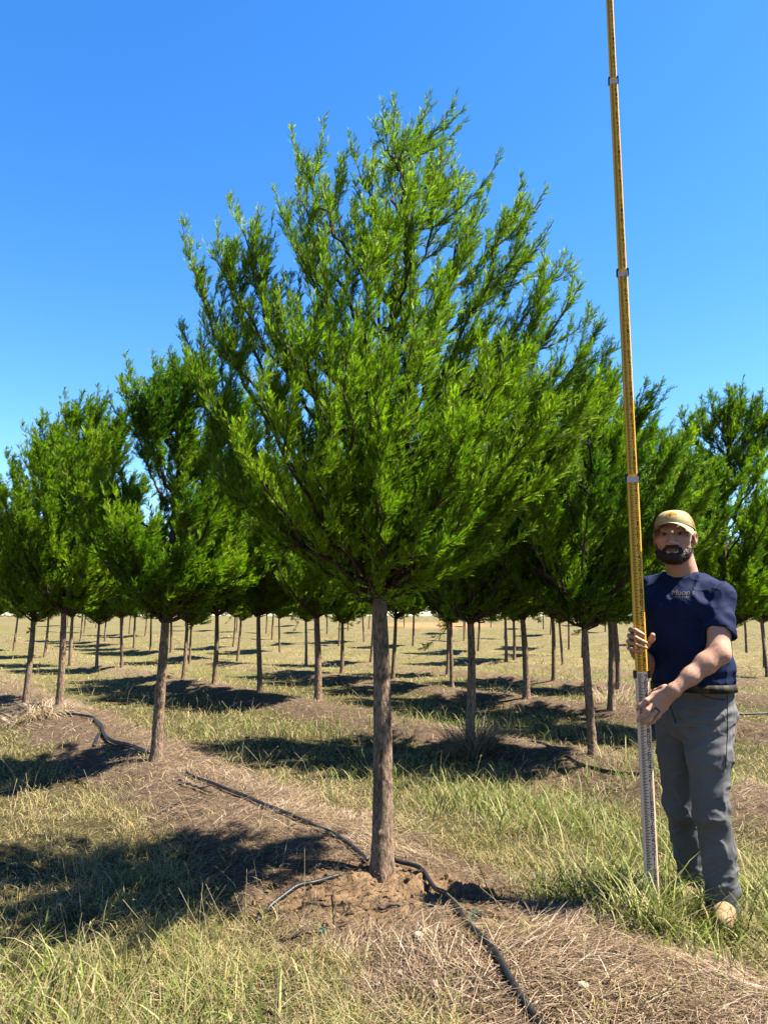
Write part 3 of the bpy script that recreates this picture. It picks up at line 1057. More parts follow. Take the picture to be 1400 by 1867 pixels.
def pole_section(z0, z1, w, dep, mat):
    """rounded flat tube with its face towards -Y, scale and numerals set just proud of that face"""
    b = Build()
    k = 28
    a = np.arange(k) / k * 2 * np.pi
    e = 0.38
    cx = np.sign(np.cos(a)) * np.abs(np.cos(a)) ** e * w / 2
    cy = np.sign(np.sin(a)) * np.abs(np.sin(a)) ** e * dep / 2
    zs = np.array([z0, z1])
    V = np.array([[x, y, z] for z in zs for x, y in zip(cx, cy)])
    i = np.arange(k)
    b.add(V, [np.stack([i, (i + 1) % k, (i + 1) % k + k, i + k], -1), i[None, ::-1], (i + k)[None]], mi=0)
    face = -dep / 2 - 0.0006
    lw = w * 0.9

    def flat(V2, Q, mi, off=0.0):
        V3 = np.column_stack([V2[:, 0], np.full(len(V2), face - off), V2[:, 1]])
        b.add(V3, Q, mi=mi)
    TV, TQ = [], []
    q = 0
    n0, n1 = int(math.ceil(z0 / (IN / 8))) + 1, int(z1 / (IN / 8)) - 1
    for m in range(n0, n1):
        if m % 2:
            continue
        z = m * IN / 8
        L = (0.40 if m % 8 == 0 else 0.31 if m % 4 == 0 else 0.24) * lw
        xa = -lw * 0.36
        t = IN / 8 * 0.98
        TV += [(xa, z), (xa + L, z), (xa + L, z + t), (xa, z + t)]
        TQ.append([q, q + 1, q + 2, q + 3])
        q += 4
    flat(np.array(TV), np.array(TQ), 1)
    for inch in range(int(z0 / IN) + 1, int(z1 / IN) + 1):
        zc = inch * IN
        if zc - z0 < 0.012 or z1 - zc < 0.012:
            continue
        f, r = divmod(inch, 12)
        txt = str(r) if r else str(f)
        V2, Q = numeral(txt, lw * 0.26, zc, lw * (0.235 if txt != '1' else 0.2), IN * 0.76, 0.0029 if r else 0.0024)
        off = 0.0003 * (np.arange(len(Q)) % 5)
        V3 = np.column_stack([V2[:, 0], np.full(len(V2), face) - np.repeat(off, 4), V2[:, 1]])
        b.add(V3, Q, mi=1 if r else 2)
    return b.mesh('pole_section', [mat, M_INK, M_RED], False)


pole = link('measuring_pole', None)
pole.location = POLE
pole.rotation_euler = (0, R(-0.15), R(-10))
tag(pole, 'tall telescoping measuring pole, cream below and yellow above, held upright by the man', 'measuring pole')
JOINT = [-0.02, 3 * FT + 7.5 * IN, 6 * FT + 6.5 * IN, 9 * FT + 9.7 * IN, 13 * FT + 1.3 * IN, 16 * FT]
WID = [0.057, 0.051, 0.0445, 0.0385, 0.034]
for i in range(5):
    o = link('pole_section', pole_section(JOINT[i], JOINT[i + 1] + (0.01 if i < 4 else 0), WID[i], WID[i] * 0.52, M_WHITE if i == 0 else M_YEL), pole)
    if i == 0:
        o['label'] = 'cream painted lowest section of the pole'
    if i > 0:
        b = Build()
        w, dp = WID[i - 1] * 1.04, WID[i - 1] * 0.60
        z = JOINT[i]
        for sx in (-1, 1):
            x0, x1 = sx * w * 0.40, sx * w * 0.60
            for (ya, yb) in ((-dp / 2 * .95, dp / 2),):
                X = sorted((x0, x1))
                c = np.array([[x, y, zz] for zz in (z - 0.016, z + 0.016) for (x, y) in ((X[0], ya), (X[1], ya), (X[1], yb), (X[0], yb))])
                b.add(c, np.array([[0, 3, 2, 1], [4, 5, 6, 7], [0, 1, 5, 4], [1, 2, 6, 5], [2, 3, 7, 6], [3, 0, 4, 7]]), mi=0)
        c = np.array([[x, y, zz] for zz in (z - 0.024, z + 0.002) for (x, y) in
                      ((-w * .49, -dp / 2), (w * .49, -dp / 2), (w * .49, dp / 2), (-w * .49, dp / 2))])
        if i == 1:
            c = c * np.array([1.08, 1, 1]) + np.array([0, dp * 0.55, 0])
            c[:, 1] = np.where(c[:, 1] > dp * .6, dp * .62, dp * .50)
            b.add(c, np.array([[0, 3, 2, 1], [4, 5, 6, 7], [0, 1, 5, 4], [1, 2, 6, 5], [2, 3, 7, 6], [3, 0, 4, 7]]), mi=0)
        if i > 1:
            b.add(c, np.array([[0, 3, 2, 1], [4, 5, 6, 7], [0, 1, 5, 4], [1, 2, 6, 5], [2, 3, 7, 6], [3, 0, 4, 7]]), mi=1)
        link('collar', b.mesh('collar', [M_COLLAR, M_CWHITE], False), pole)

# ------------------------------------------------------------------ implicit-surface modelling for the person
class Field:
    """smooth union of simple shapes, polygonised block by block"""
    def __init__(self, k=0.02):
        self.p, self.k, self.post = [], k, None

    def cap(self, a, b, ra, rb=None, k=None):
        a, b = np.array(a, float), np.array(b, float)
        rb = ra if rb is None else rb
        ab = b - a
        L2 = max(ab @ ab, 1e-12)

        def f(P):
            h = np.clip((P - a) @ ab / L2, 0, 1)
            return np.linalg.norm(P - a - h[:, None] * ab, axis=1) - (ra + (rb - ra) * h)
        self.p.append((f, (a + b) / 2, np.linalg.norm(ab) / 2 + max(ra, rb), k or self.k))
        return self

    def chain(self, pts, rs, k=None):
        for i in range(len(pts) - 1):
            self.cap(pts[i], pts[i + 1], rs[i], rs[i + 1], k)
        return self

    def ell(self, c, rad, M=None, k=None):
        c, rad = np.array(c, float), np.array(rad, float)
        M = np.eye(3) if M is None else M       # rows: local axes

        def f(P):
            q = (P - c) @ M.T
            k0 = np.linalg.norm(q / rad, axis=1)
            k1 = np.linalg.norm(q / rad ** 2, axis=1)
            return np.where(k1 > 1e-9, k0 * (k0 - 1) / np.maximum(k1, 1e-9), -rad.min())
        self.p.append((f, c, rad.max(), k or self.k))
        return self

    def loft(self, cs, ab, xdir, ydir, k=None, pw=2.3):
        """stack of superellipses: centres cs (n,3), half sizes ab (n,2), heights along z"""
        cs, ab = np.array(cs, float), np.array(ab, float)
        o = np.argsort(cs[:, 2])
        cs, ab = cs[o], ab[o]

        def f(P):
            z = P[:, 2]
            zc = np.clip(z, cs[0, 2], cs[-1, 2])
            cx, cy = np.interp(zc, cs[:, 2], cs[:, 0]), np.interp(zc, cs[:, 2], cs[:, 1])
            a, b = np.interp(zc, cs[:, 2], ab[:, 0]), np.interp(zc, cs[:, 2], ab[:, 1])
            q = P[:, :2] - np.stack([cx, cy], -1)
            u, v = q @ np.array(xdir[:2]), q @ np.array(ydir[:2])
            k0 = ((np.abs(u) / a) ** pw + (np.abs(v) / b) ** pw) ** (1 / pw)
            d = (k0 - 1) * np.minimum(a, b)
            dz = np.maximum(cs[0, 2] - z, z - cs[-1, 2])
            return np.where(dz > 0, np.sqrt(np.maximum(d, 0) ** 2 + dz ** 2) + np.minimum(d, 0) * 0, d)
        c = (cs[0] + cs[-1]) / 2
        self.p.append((f, c, (cs[-1, 2] - cs[0, 2]) / 2 + ab.max() + 0.1, k or self.k))
        return self

    def value(self, P, prims=None):
        d = None
        for (f, c, r, k) in (prims if prims is not None else self.p):
            e = f(P)
            if d is None:
                d = e
            else:
                h = np.maximum(k - np.abs(d - e), 0) / k
                d = np.minimum(d, e) - h * h * k * 0.25
        if self.post:
            d = self.post(P, d)
        return d

    def polygonise(self, h, B=14, slack=0.03):
        lo = np.min([c - r for _, c, r, _ in self.p], axis=0) - 0.03
        hi = np.max([c + r for _, c, r, _ in self.p], axis=0) + 0.03
        nb = np.ceil((hi - lo) / (h * B)).astype(int)
        rad = h * B * 0.87
        VK, VP, EQ = [], [], []
        dims = nb * B + 2
        off = np.stack(np.meshgrid(*[np.arange(B + 1)] * 3, indexing='ij'), -1)

        def key(I):
            return (I[..., 0] * dims[1] + I[..., 1]) * dims[2] + I[..., 2]
        cen = np.array([f[1] for f in self.p])
        rr = np.array([f[2] for f in self.p])
        for bi in np.ndindex(*nb):
            b0 = np.array(bi) * B
            c0 = lo + (b0 + B / 2) * h
            near = np.linalg.norm(cen - c0, axis=1) < rr + rad + 0.07
            if not near.any():
                continue
            prims = [p for p, q in zip(self.p, near) if q]
            if abs(self.value(c0[None], prims)[0]) > rad * 1.5 + slack:
                continue
            G = lo + (off + b0) * h
            D = self.value(G.reshape(-1, 3), prims).reshape(B + 1, B + 1, B + 1)
            neg = D < 0
            if neg.all() or not neg.any():
                continue
            # cell vertices
            cnt = np.zeros((B, B, B), int)
            acc = np.zeros((B, B, B, 3))
            sl = [slice(0, B), slice(1, B + 1)]
            for ax in range(3):
                for u in (0, 1):
                    for v in (0, 1):
                        s0, s1 = [None] * 3, [None] * 3
                        o = [q for q in range(3) if q != ax]
                        s0[ax], s1[ax] = sl[0], sl[1]
                        s0[o[0]] = s1[o[0]] = sl[u]
                        s0[o[1]] = s1[o[1]] = sl[v]
                        a, b = D[tuple(s0)], D[tuple(s1)]
                        m = (a < 0) != (b < 0)
                        t = np.where(m, a / np.where(m, a - b, 1), 0)
                        p = np.zeros((B, B, B, 3))
                        p[..., ax] = t
                        p[..., o[0]] = u
                        p[..., o[1]] = v
                        acc += p * m[..., None]
                        cnt += m
            act = cnt > 0
            I = np.argwhere(act)
            VK.append(key(I + b0))
            VP.append(lo + (I + b0 + acc[act] / cnt[act][:, None]) * h)
            for ax in range(3):
                s0, s1 = [sl[0]] * 3, [sl[0]] * 3
                s1[ax] = sl[1]
                a, b = D[tuple(s0)], D[tuple(s1)]
                m = (a < 0) != (b < 0)
                E = np.argwhere(m) + b0
                if not len(E):
                    continue
                sgn = a[m] < 0
                o1, o2 = [(1, 2), (2, 0), (0, 1)][ax]
                e1, e2 = np.eye(3, dtype=int)[o1], np.eye(3, dtype=int)[o2]
                q = np.stack([key(E - e1 - e2), key(E - e2), key(E), key(E - e1)], -1)
                EQ.append(np.where(sgn[:, None], q, q[:, ::-1]))
        VK, VP, EQ = np.concatenate(VK), np.concatenate(VP), np.concatenate(EQ)
        o = np.argsort(VK)
        VK, VP = VK[o], VP[o]
        ix = np.clip(np.searchsorted(VK, EQ), 0, len(VK) - 1)
        ok = (VK[ix] == EQ).all(1)
        return VP, ix[ok]


def frame(fwd, up=(0, 0, 1)):
    f = nrm(np.array(fwd, float))
    r = nrm(np.cross(f, np.array(up, float)))   # the person's right
    u = np.cross(r, f)
    return r, f, u


# joints (world), from where they stand beside the pole
BF = nrm(np.array([-0.72, -0.69, 0.0]))         # chest direction
BL = np.array([0.69, -0.72, 0.0])               # towards his left
neck = at(1246, 1045, 3.62)
chest = at(1240, 1112, 3.62)
waist = at(1262, 1240, 3.64)
Lsh, Rsh = at(1313, 1088, 3.475), at(1184, 1078, 3.76)
Lel, Lwr = at(1309, 1191, 3.37), at(1231, 1256, 3.35)
Rel, Rwr = at(1199, 1222, 3.80), at(1164, 1193, 3.575)
Lhip, Rhip = at(1293, 1292, 3.60), at(1231, 1290, 3.76)
Lkn, Rkn = at(1297, 1478, 3.575), at(1243, 1470, 3.83)
Lan, Ran = at(1318, 1640, 3.60), at(1262, 1600, 3.93)
Lan[2] = gz1(Lan[0], Lan[1]) + 0.10
Ran[2] = gz1(Ran[0], Ran[1]) + 0.10
HO = at(1229, 977, 3.555)                       # head, at eye level
hr, hf, hu = frame(np.array([-0.47, -0.88, 0.03]))
hl = -hr


def H(l, f, u):
    """head-local: l to his left, f forward, u up"""
    return HO + hl * l + hf * f + hu * u


HM = np.array([hl, hf, hu])

# ---- body: head, neck, torso, arms, hands, legs as one surface
bd = Field(0.018)
bd.ell(H(0, -0.012, 0.032), (0.080, 0.100, 0.088), HM)
bd.ell(H(0, 0.030, -0.030), (0.071, 0.066, 0.088), HM, 0.03)
bd.ell(H(0, 0.028, -0.080), (0.063, 0.062, 0.046), HM, 0.03)
bd.ell(H(0, 0.074, -0.100), (0.030, 0.022, 0.024), HM, 0.03)
bd.cap(H(-0.040, 0.082, 0.024), H(0.040, 0.082, 0.024), 0.012, k=0.02)
for sg in (-1, 1):
    bd.ell(H(sg * 0.050, 0.062, -0.028), (0.024, 0.026, 0.020), HM, 0.025)
    bd.cap(H(sg * 0.017, 0.098, -0.046), H(sg * 0.010, 0.106, -0.047), 0.0095, k=0.008)
    bd.ell(H(sg * 0.086, -0.010, -0.014), (0.0085, 0.020, 0.034), HM, 0.012)
    bd.ell(H(sg * 0.090, -0.018, -0.010), (0.006, 0.016, 0.028), HM, 0.008)
bd.chain([H(0, 0.092, 0.012), H(0, 0.108, -0.022), H(0, 0.118, -0.042)], [0.009, 0.0105, 0.0135], 0.012)
bd.cap(H(-0.021, 0.094, -0.0725), H(0.021, 0.094, -0.0725), 0.0075, k=0.010)
bd.cap(H(-0.017, 0.094, -0.084), H(0.017, 0.094, -0.084), 0.0085, k=0.010)
bd.cap(H(0, -0.030, -0.045), neck - np.array([0, 0, 0.03]), 0.063, 0.070, 0.03)
# trunk and legs, under the clothes
bd.loft([waist, chest - np.array([0, 0, .02]), neck - np.array([0, 0, .06])], [(0.13, 0.085), (0.135, 0.085), (0.09, 0.06)], BL, BF, 0.03)
bd.chain([waist, (Lhip + Rhip) / 2], [0.085, 0.075], 0.03)
for a, b_, c in ((Lhip, Lkn, Lan), (Rhip, Rkn, Ran)):
    bd.chain([a, b_, c], [0.062, 0.048, 0.036], 0.02)
# arms
bd.chain([Lsh, Lsh * .5 + Lel * .5, Lel], [0.050, 0.052, 0.046], 0.03)
mid = Lel * .72 + Lwr * .28
bd.chain([Lel, mid, Lel * .35 + Lwr * .65, Lwr], [0.041, 0.0425, 0.0335, 0.0265], 0.03)
bd.ell(Lel + np.array([0.016, 0.012, -0.012]), (0.022, 0.022, 0.024), None, 0.035)
bd.chain([Rsh, Rel], [0.050, 0.044], 0.03)
bd.chain([Rel, Rel * .6 + Rwr * .4, Rwr], [0.044, 0.045, 0.029], 0.025)
# left hand laid over the front of the pole, fingers pointing down to the left
fk = 0.006
LP = {'i': [at(1193, 1268, 3.405), at(1178, 1277, 3.395), at(1166, 1286, 3.405), at(1161, 1293, 3.425)],
      'm': [at(1196, 1279, 3.395), at(1180, 1295, 3.385), at(1169, 1306, 3.40), at(1162, 1314, 3.415)],
      'r': [at(1203, 1287, 3.39), at(1189, 1303, 3.385), at(1178, 1314, 3.40), at(1170, 1321, 3.42)],
      'p': [at(1211, 1290, 3.395), at(1199, 1306, 3.395), at(1191, 1315, 3.41), at(1184, 1320, 3.425)]}
FR = {'i': (0.0115, 0.0098, 0.0088, 0.0075), 'm': (0.0115, 0.010, 0.009, 0.0077), 'r': (0.011, 0.0094, 0.0085, 0.0072), 'p': (0.010, 0.0082, 0.0074, 0.0063)}
for q in 'imrp':
    bd.chain(LP[q], FR[q], fk)
    bd.cap(Lwr * 0.85 + LP[q][0] * 0.15, LP[q][0] + np.array([0, 0.006, 0]), 0.0205, 0.0125, 0.02)
bd.chain([Lwr * .6 + LP['i'][0] * .4 + np.array([0, .025, .01]), at(1196, 1262, 3.45), at(1184, 1270, 3.515), at(1176, 1277, 3.525)],
         [0.019, 0.0145, 0.0115, 0.009], 0.012)
# right hand gripping the pole from behind its left edge
RP = {'i': [at(1157, 1158, 3.535), at(1149, 1148, 3.50), at(1158, 1149, 3.452), at(1172, 1157, 3.445)],
      'm': [at(1155, 1168, 3.53), at(1147, 1159, 3.485), at(1159, 1163, 3.445), at(1177, 1172, 3.443)],
      'r': [at(1154, 1178, 3.53), at(1145, 1170, 3.485), at(1158, 1174, 3.445), at(1177, 1181, 3.443)],
      'p': [at(1154, 1187, 3.53), at(1146, 1182, 3.495), at(1155, 1185, 3.452), at(1167, 1189, 3.446)]}
for q in 'imrp':
    bd.chain(RP[q], FR[q], fk)
    bd.cap(Rwr * 0.8 + RP[q][0] * 0.2, RP[q][0], 0.022, 0.0135, 0.02)
bd.chain([Rwr * .6 + RP['i'][0] * .4 + np.array([.015, 0, .0]), at(1178, 1176, 3.535), at(1187, 1166, 3.505), at(1189, 1158, 3.485)],
         [0.019, 0.015, 0.0125, 0.0105], 0.012)

_eyes = [H(sg * 0.033, 0.104, -0.001) for sg in (-1, 1)]


def body_post(P, d):
    for e in _eyes:
        q = (P - e) @ HM.T
        s = np.linalg.norm(q / np.array([0.0175, 0.016, 0.0072]), axis=1)
        c = (1 - s) * 0.0072
        k = 0.008
        h = np.maximum(k - np.abs(d - c), 0) / k
        d = np.maximum(d, c) + h * h * k * 0.25
    d = d + 0.0016 * fbm(P * 22, 2, 19)
    for sg in (-1, 1):
        q = (P - H(sg * 0.0945, -0.004, -0.012)) @ HM.T
        c = (1 - np.linalg.norm(q / np.array([0.006, 0.010, 0.018]), axis=1)) * 0.006
        d = np.maximum(d, c)
    q = (P - H(0, 0.106, -0.0785)) @ HM.T
    c = (1 - np.linalg.norm(q / np.array([0.026, 0.02, 0.0024]), axis=1)) * 0.0024
    return np.maximum(d, c)


bd.post = body_post
BV, BQ = bd.polygonise(0.0032)

# skin tones
hq = (BV - HO) @ HM.T
Cs = np.tile(np.array([[0.70, 0.375, 0.25]]), (len(BV), 1))
mott = fbm(BV * 38, 3, 5)[:, None]
Cs = Cs * (1 + 0.10 * mott)
inhead = (hq[:, 2] > -0.16) & (np.linalg.norm(hq[:, :2], axis=1) < 0.14)


def blob(c, r):
    return np.exp(-np.linalg.norm((hq - np.array(c)) / np.array(r), axis=1) ** 2)[:, None] * inhead[:, None]


for sg in (-1, 1):
    Cs = Cs * (1 - 0.25 * blob((sg * 0.05, 0.07, -0.035), (.03, .04, .02)) * np.array([[0, .5, .5]]))
    Cs = Cs * (1 - 0.35 * blob((sg * 0.09, -0.01, -0.012), (.02, .03, .03)) * np.array([[0, .7, .7]]))
    Cs = Cs * (1 - 0.45 * blob((sg * 0.033, 0.09, 0.0), (.022, .03, .011)))
    Cs = Cs * (1 - 0.55 * blob((sg * 0.080, 0.01, 0.015), (.02, .035, .03)))
Cs = Cs * (1 - 0.35 * blob((0, 0.115, -0.042), (.018, .02, .014)) * np.array([[0, .5, .5]]))
Cs = Cs * (1 - 0.50 * blob((0, 0.1, -0.079), (.026, .02, .012)) * np.array([[1.0, 1.6, 1.5]]))
Cs = Cs * (1 - 0.5 * blob((0, -0.08, -0.01), (.09, .05, .06)))
M_SKIN = mat_attr('skin', 0.5, 0.35, nscale=160, namount=0.08, bump=0.12, bdist=0.002, sss=0.08)
man = link('person', None)
man.location = (1.53, 3.75, gz1(1.53, 3.75))
tag(man, 'bearded man in khaki cap, navy T-shirt and grey trousers, both hands on the measuring pole', 'person')
MOFF = np.array(man.location)


def mpart(name, V, F, mats, C=None, smooth=True, parent=None, midx=None):
    o = link(name, make_mesh(name, np.asarray(V) - MOFF, F if isinstance(F, list) else [F], mats, C, smooth, midx), parent or man)
    return o


mpart('body', BV, BQ, M_SKIN, Cs)

# ---- eyes
M_EYE = mat_plain('eye', (0.30, 0.26, 0.24), 0.3, 0.5)
M_IRIS = mat_plain('iris', (0.03, 0.022, 0.016), 0.15, 0.5)
V0, F0 = ico(3)
for sg in (-1, 1):
    c = H(sg * 0.033, 0.0790, -0.001)
    look = nrm(np.array([0, 0, CAM_H]) - c)
    isi = (V0[F0].mean(1) @ look > 0.80).astype(int)
    mpart('eye', c + V0 * 0.0125, F0, [M_EYE, M_IRIS], None, True, None, [isi])

# ---- eyebrows and beard: a dark undercoat with short hairs
M_HAIR = mat_leaf('dark_hair', 0.0, rough=0.5, spec=0.3)


def hairs(roots, dirs, L, w, C, rng):
    n = len(roots)
    s = rand_perp(dirs, rng) * w
    tip = roots + dirs * L[:, None]
    V = np.stack([roots - s, roots + s, tip], 1)
    return V.reshape(-1, 3), np.arange(3 * n).reshape(-1, 3), np.repeat(C, 3, 0)


rngh = np.random.default_rng(23)
for sg in (-1, 1):
    eb = Build()
    n = 260
    t = rngh.random(n)
    l = sg * (0.014 + 0.042 * t)
    f = 0.094 - 0.020 * t ** 2
    u = 0.0175 + 0.006 * np.sin(t * 2.2) - 0.004 * t + rngh.normal(size=n) * 0.0022
    P = HO + np.outer(l, hl) + np.outer(f, hf) + np.outer(u, hu)
    Dh = nrm(hl * sg * 1.0 + hf * 0.5 + hu * 0.25 + rngh.normal(size=(n, 3)) * 0.2)
    V, F, C = hairs(P, Dh, 0.007 + 0.004 * rngh.random(n), 0.0011, np.tile([[0.02, 0.014, 0.01]], (n, 1)), rngh)
    eb.add(V + (-MOFF), F, C)
    link('eyebrow', eb.mesh('eyebrow', M_HAIR, False), man)

be = Field(0.014)
for sg in (-1, 1):
    be.chain([H(sg * 0.0745, 0.004, 0.010), H(sg * 0.0740, 0.010, -0.030), H(sg * 0.0675, 0.022, -0.066)], [0.005, 0.006, 0.010])
    be.chain([H(sg * 0.0620, 0.030, -0.075), H(sg * 0.048, 0.062, -0.094), H(sg * 0.022, 0.080, -0.106)], [0.016, 0.020, 0.022])
    be.chain([H(sg * 0.052, 0.060, -0.060), H(sg * 0.052, 0.050, -0.085)], [0.009, 0.02])
    be.chain([H(0, 0.1015, -0.0605), H(sg * 0.020, 0.098, -0.0635), H(sg * 0.033, 0.088, -0.076), H(sg * 0.035, 0.080, -0.098)], [0.0075, 0.008, 0.0085, 0.014], 0.008)
be.cap(H(-0.02, 0.080, -0.108), H(0.02, 0.080, -0.108), 0.023)
be.cap(H(0, 0.096, -0.0935), H(0, 0.092, -0.105), 0.0065, 0.014)
be.ell(H(0, 0.045, -0.112), (0.05, 0.045, 0.022), HM)


def beard_post(P, d):
    d = d + 0.0025 * vnoise(P * 160, 8)
    q = (P - H(0, 0.104, -0.0785)) @ HM.T
    c = (1 - np.linalg.norm(q / np.array([0.021, 0.03, 0.0050]), axis=1)) * 0.0050
    return np.maximum(d, c)


be.post = beard_post
EV, EQ_ = be.polygonise(0.0028)
nE = len(EV)
cE = np.tile([[0.05, 0.033, 0.022]], (nE, 1)) * (1 + 0.4 * vnoise(EV * 220, 9))[:, None]
bb = Build()
bb.add(EV - MOFF, EQ_, cE)
nh = 5200
ri = rngh.integers(0, nE, nh)
dirs = nrm(nrm(EV[ri] - H(0, 0.02, -0.06)) + hu * -0.7 + rngh.normal(size=(nh, 3)) * 0.3)
hc = np.array([[0.075, 0.048, 0.03]]) * rngh.uniform(0.4, 1.5, (nh, 1))
hc = np.where(rngh.random((nh, 1)) < 0.10, np.array([[0.22, 0.15, 0.10]]), hc)
V, F, C = hairs(EV[ri], dirs, 0.004 + 0.007 * rngh.random(nh), 0.0007, hc, rngh)
bb.add(V - MOFF, F, C)
link('beard', bb.mesh('beard', M_HAIR, False), man)

# ---- fine hair on the forearms
def along(a, b, V):
    t = np.clip((V - a) @ (b - a) / ((b - a) @ (b - a)), 0, 1)
    return np.linalg.norm(V - a - t[:, None] * (b - a), axis=1)


sel = np.where(np.minimum(along(Lel, Lwr, BV), along(Rel, Rwr, BV)) < 0.056)[0]
ri = rngh.choice(sel, 2600)
ctr = Lel + np.clip((BV[ri] - Lel) @ (Lwr - Lel) / ((Lwr - Lel) @ (Lwr - Lel)), 0, 1)[:, None] * (Lwr - Lel)
dirs = nrm(nrm(BV[ri] - ctr) * 0.35 + nrm(Lwr - Lel) * 0.8 + np.array([0, 0, -.3]) + rngh.normal(size=(2600, 3)) * 0.35)
V, F, C = hairs(BV[ri], dirs, 0.006 + 0.008 * rngh.random(2600), 0.00045, np.tile([[0.12, 0.07, 0.04]], (2600, 1)), rngh)
mpart('arm_hair', V, F, M_HAIR, C, False)

# ---- cap
M_KHAKI = mat_attr('khaki_cap_cloth', 0.85, 0.15, nscale=260, namount=0.10, bump=0.2, bdist=0.001)
nu, nv = 64, 30
th = np.linspace(-np.pi, np.pi, nu, endpoint=False)
phv = np.linspace(0, np.pi / 2, nv)
TH, PH = np.meshgrid(th, phv, indexing='ij')
CR = np.array([0.0905, 0.112, 0.094])


def dome(thv, ph, grow=0.0):
    """th = 0 at the front; ph = 0 at the rim; rim is lower at the back"""
    l = (CR[0] + grow) * np.sin(thv) * np.cos(ph) ** 0.62
    f = (CR[1] + grow) * np.cos(thv) * np.cos(ph) ** 0.62 - 0.012
    rim = 0.030 + 0.015 * np.cos(thv) + 0.006 * np.cos(2 * thv)
    u = rim + (0.118 - rim + grow) * np.sin(ph)
    return HO + l[..., None] * hl + f[..., None] * hf + u[..., None] * hu


CV = dome(TH, PH)
idx = np.arange(nu * nv).reshape(nu, nv)
nx = np.roll(idx, -1, 0)
CQ = np.stack([idx[:, :-1], nx[:, :-1], nx[:, 1:], idx[:, 1:]], -1).reshape(-1, 4)
khaki = np.array([0.50, 0.42, 0.22])
mesh_c = np.array([0.36, 0.245, 0.06])
back = sstep(1.15, 1.22, np.abs(TH))[..., None]
CC = khaki * (1 - back) + mesh_c * back
chk = ((np.floor(TH * 26) + np.floor(PH * 26)) % 2)[..., None] * 0.35
CC = CC * (1 - back * chk)
seam = np.exp(-(np.abs(np.abs(TH) - 1.18) / 0.03) ** 2) + np.exp(-((PH - 0.12) / 0.05) ** 2) * 1.1
CC = CC * (1 - 0.3 * np.clip(seam, 0, 1))[..., None]
cap = mpart('cap', CV.reshape(-1, 3), CQ, M_KHAKI, CC.reshape(-1, 3))
# brim: curved visor
nb_, mb = 41, 12
ta = np.linspace(-1.22, 1.22, nb_)
tr = np.linspace(0, 1, mb)
TA, TR = np.meshgrid(ta, tr, indexing='ij')
reach = 0.076 * (np.cos(TA * 1.26) * 0.5 + 0.5) ** 0.55
rimu = 0.032 + 0.015 * np.cos(TA) + 0.006 * np.cos(2 * TA)
bl = (CR[0] + 0.003) * np.sin(TA) * (1 + 0.02 * TR)
bf_ = (CR[1] + 0.002) * np.cos(TA) - 0.012 + reach * TR
buu = rimu - 0.003 - 0.012 * TR - 0.024 * (np.abs(bl) / 0.085) ** 2.2 * (0.35 + 0.75 * TR)
top = HO + bl[..., None] * hl + bf_[..., None] * hf + buu[..., None] * hu
bot = top - hu * 0.0035
n_ = nb_ * mb
idx = np.arange(n_).reshape(nb_, mb)
q1 = np.stack([idx[:-1, :-1], idx[1:, :-1], idx[1:, 1:], idx[:-1, 1:]], -1).reshape(-1, 4)
edge = np.concatenate([np.stack([idx[:-1, -1], idx[1:, -1], idx[1:, -1] + n_, idx[:-1, -1] + n_], -1),
                       np.stack([idx[1:, 0], idx[:-1, 0], idx[:-1, 0] + n_, idx[1:, 0] + n_], -1)])
stitch = 1 - 0.14 * (np.cos(TR * 6.283 * 5) > 0.75)
bc = np.concatenate([(khaki * 1.15 * stitch[..., None]).reshape(-1, 3), np.tile(khaki * 0.45, (n_, 1))])  # lighter top, darker underside: the brim's shading is put into the cloth colour
mpart('brim', np.concatenate([top.reshape(-1, 3), bot.reshape(-1, 3)]), [q1, q1[:, ::-1] + n_, edge], M_KHAKI, bc, True, cap)
bt = Build()
bt.add(dome(np.array([0.0]), np.array([np.pi / 2]))[0] + ico(1)[0] * 0.006 * np.array([1, 1, .5]) - MOFF, ico(1)[1], khaki)
link('button', bt.mesh('button', M_KHAKI), cap)
# embroidered emblem on the front: orange tree-crown half disc over a line of lettering
em = Build()


def on_cap(x, z, grow=0.0016):
    return dome(np.asarray(x, float) / 0.095, np.asarray(z, float), grow)


a = np.linspace(0.12, np.pi - 0.12, 22)
r_out = 0.029 * (1 + 0.09 * np.sin(a * 9))
rim_ = np.stack([r_out * np.cos(a), 0.50 + r_out * 1.05 / 0.11 * np.sin(a)], -1)
pts = np.concatenate([[[0, 0.50]], rim_])
V = on_cap(pts[:, 0], pts[:, 1])
F = np.array([[0, i, i + 1] for i in range(1, len(pts) - 1)])
em.add(V - MOFF, F, np.array([0.72, 0.30, 0.02]))
rng_e = np.random.default_rng(4)
for i in range(16):
    t = rng_e.uniform(.2, 2.9)
    q = rng_e.uniform(.35, .85)
    c = np.array([0.026 * q * math.cos(t), 0.50 + 0.026 * q * 1.05 / 0.11 * math.sin(t)])
    d = np.array([[-.002, -.016], [.002, -.012], [.0012, .016], [-.002, .012]])
    V = on_cap(c[0] + d[:, 0], c[1] + d[:, 1], 0.0024)
    em.add(V - MOFF, np.array([[0, 1, 2, 3]]), np.array([0.34, 0.14, 0.03]))
for (x0, x1, z0, z1, g) in ((-.0022, .0022, .36, .62, .0027),):
    V = on_cap([x0, x1, x1, x0], [z0, z0, z1, z1], g)
    em.add(V - MOFF, np.array([[0, 1, 2, 3]]), np.array([0.30, 0.14, 0.05]))


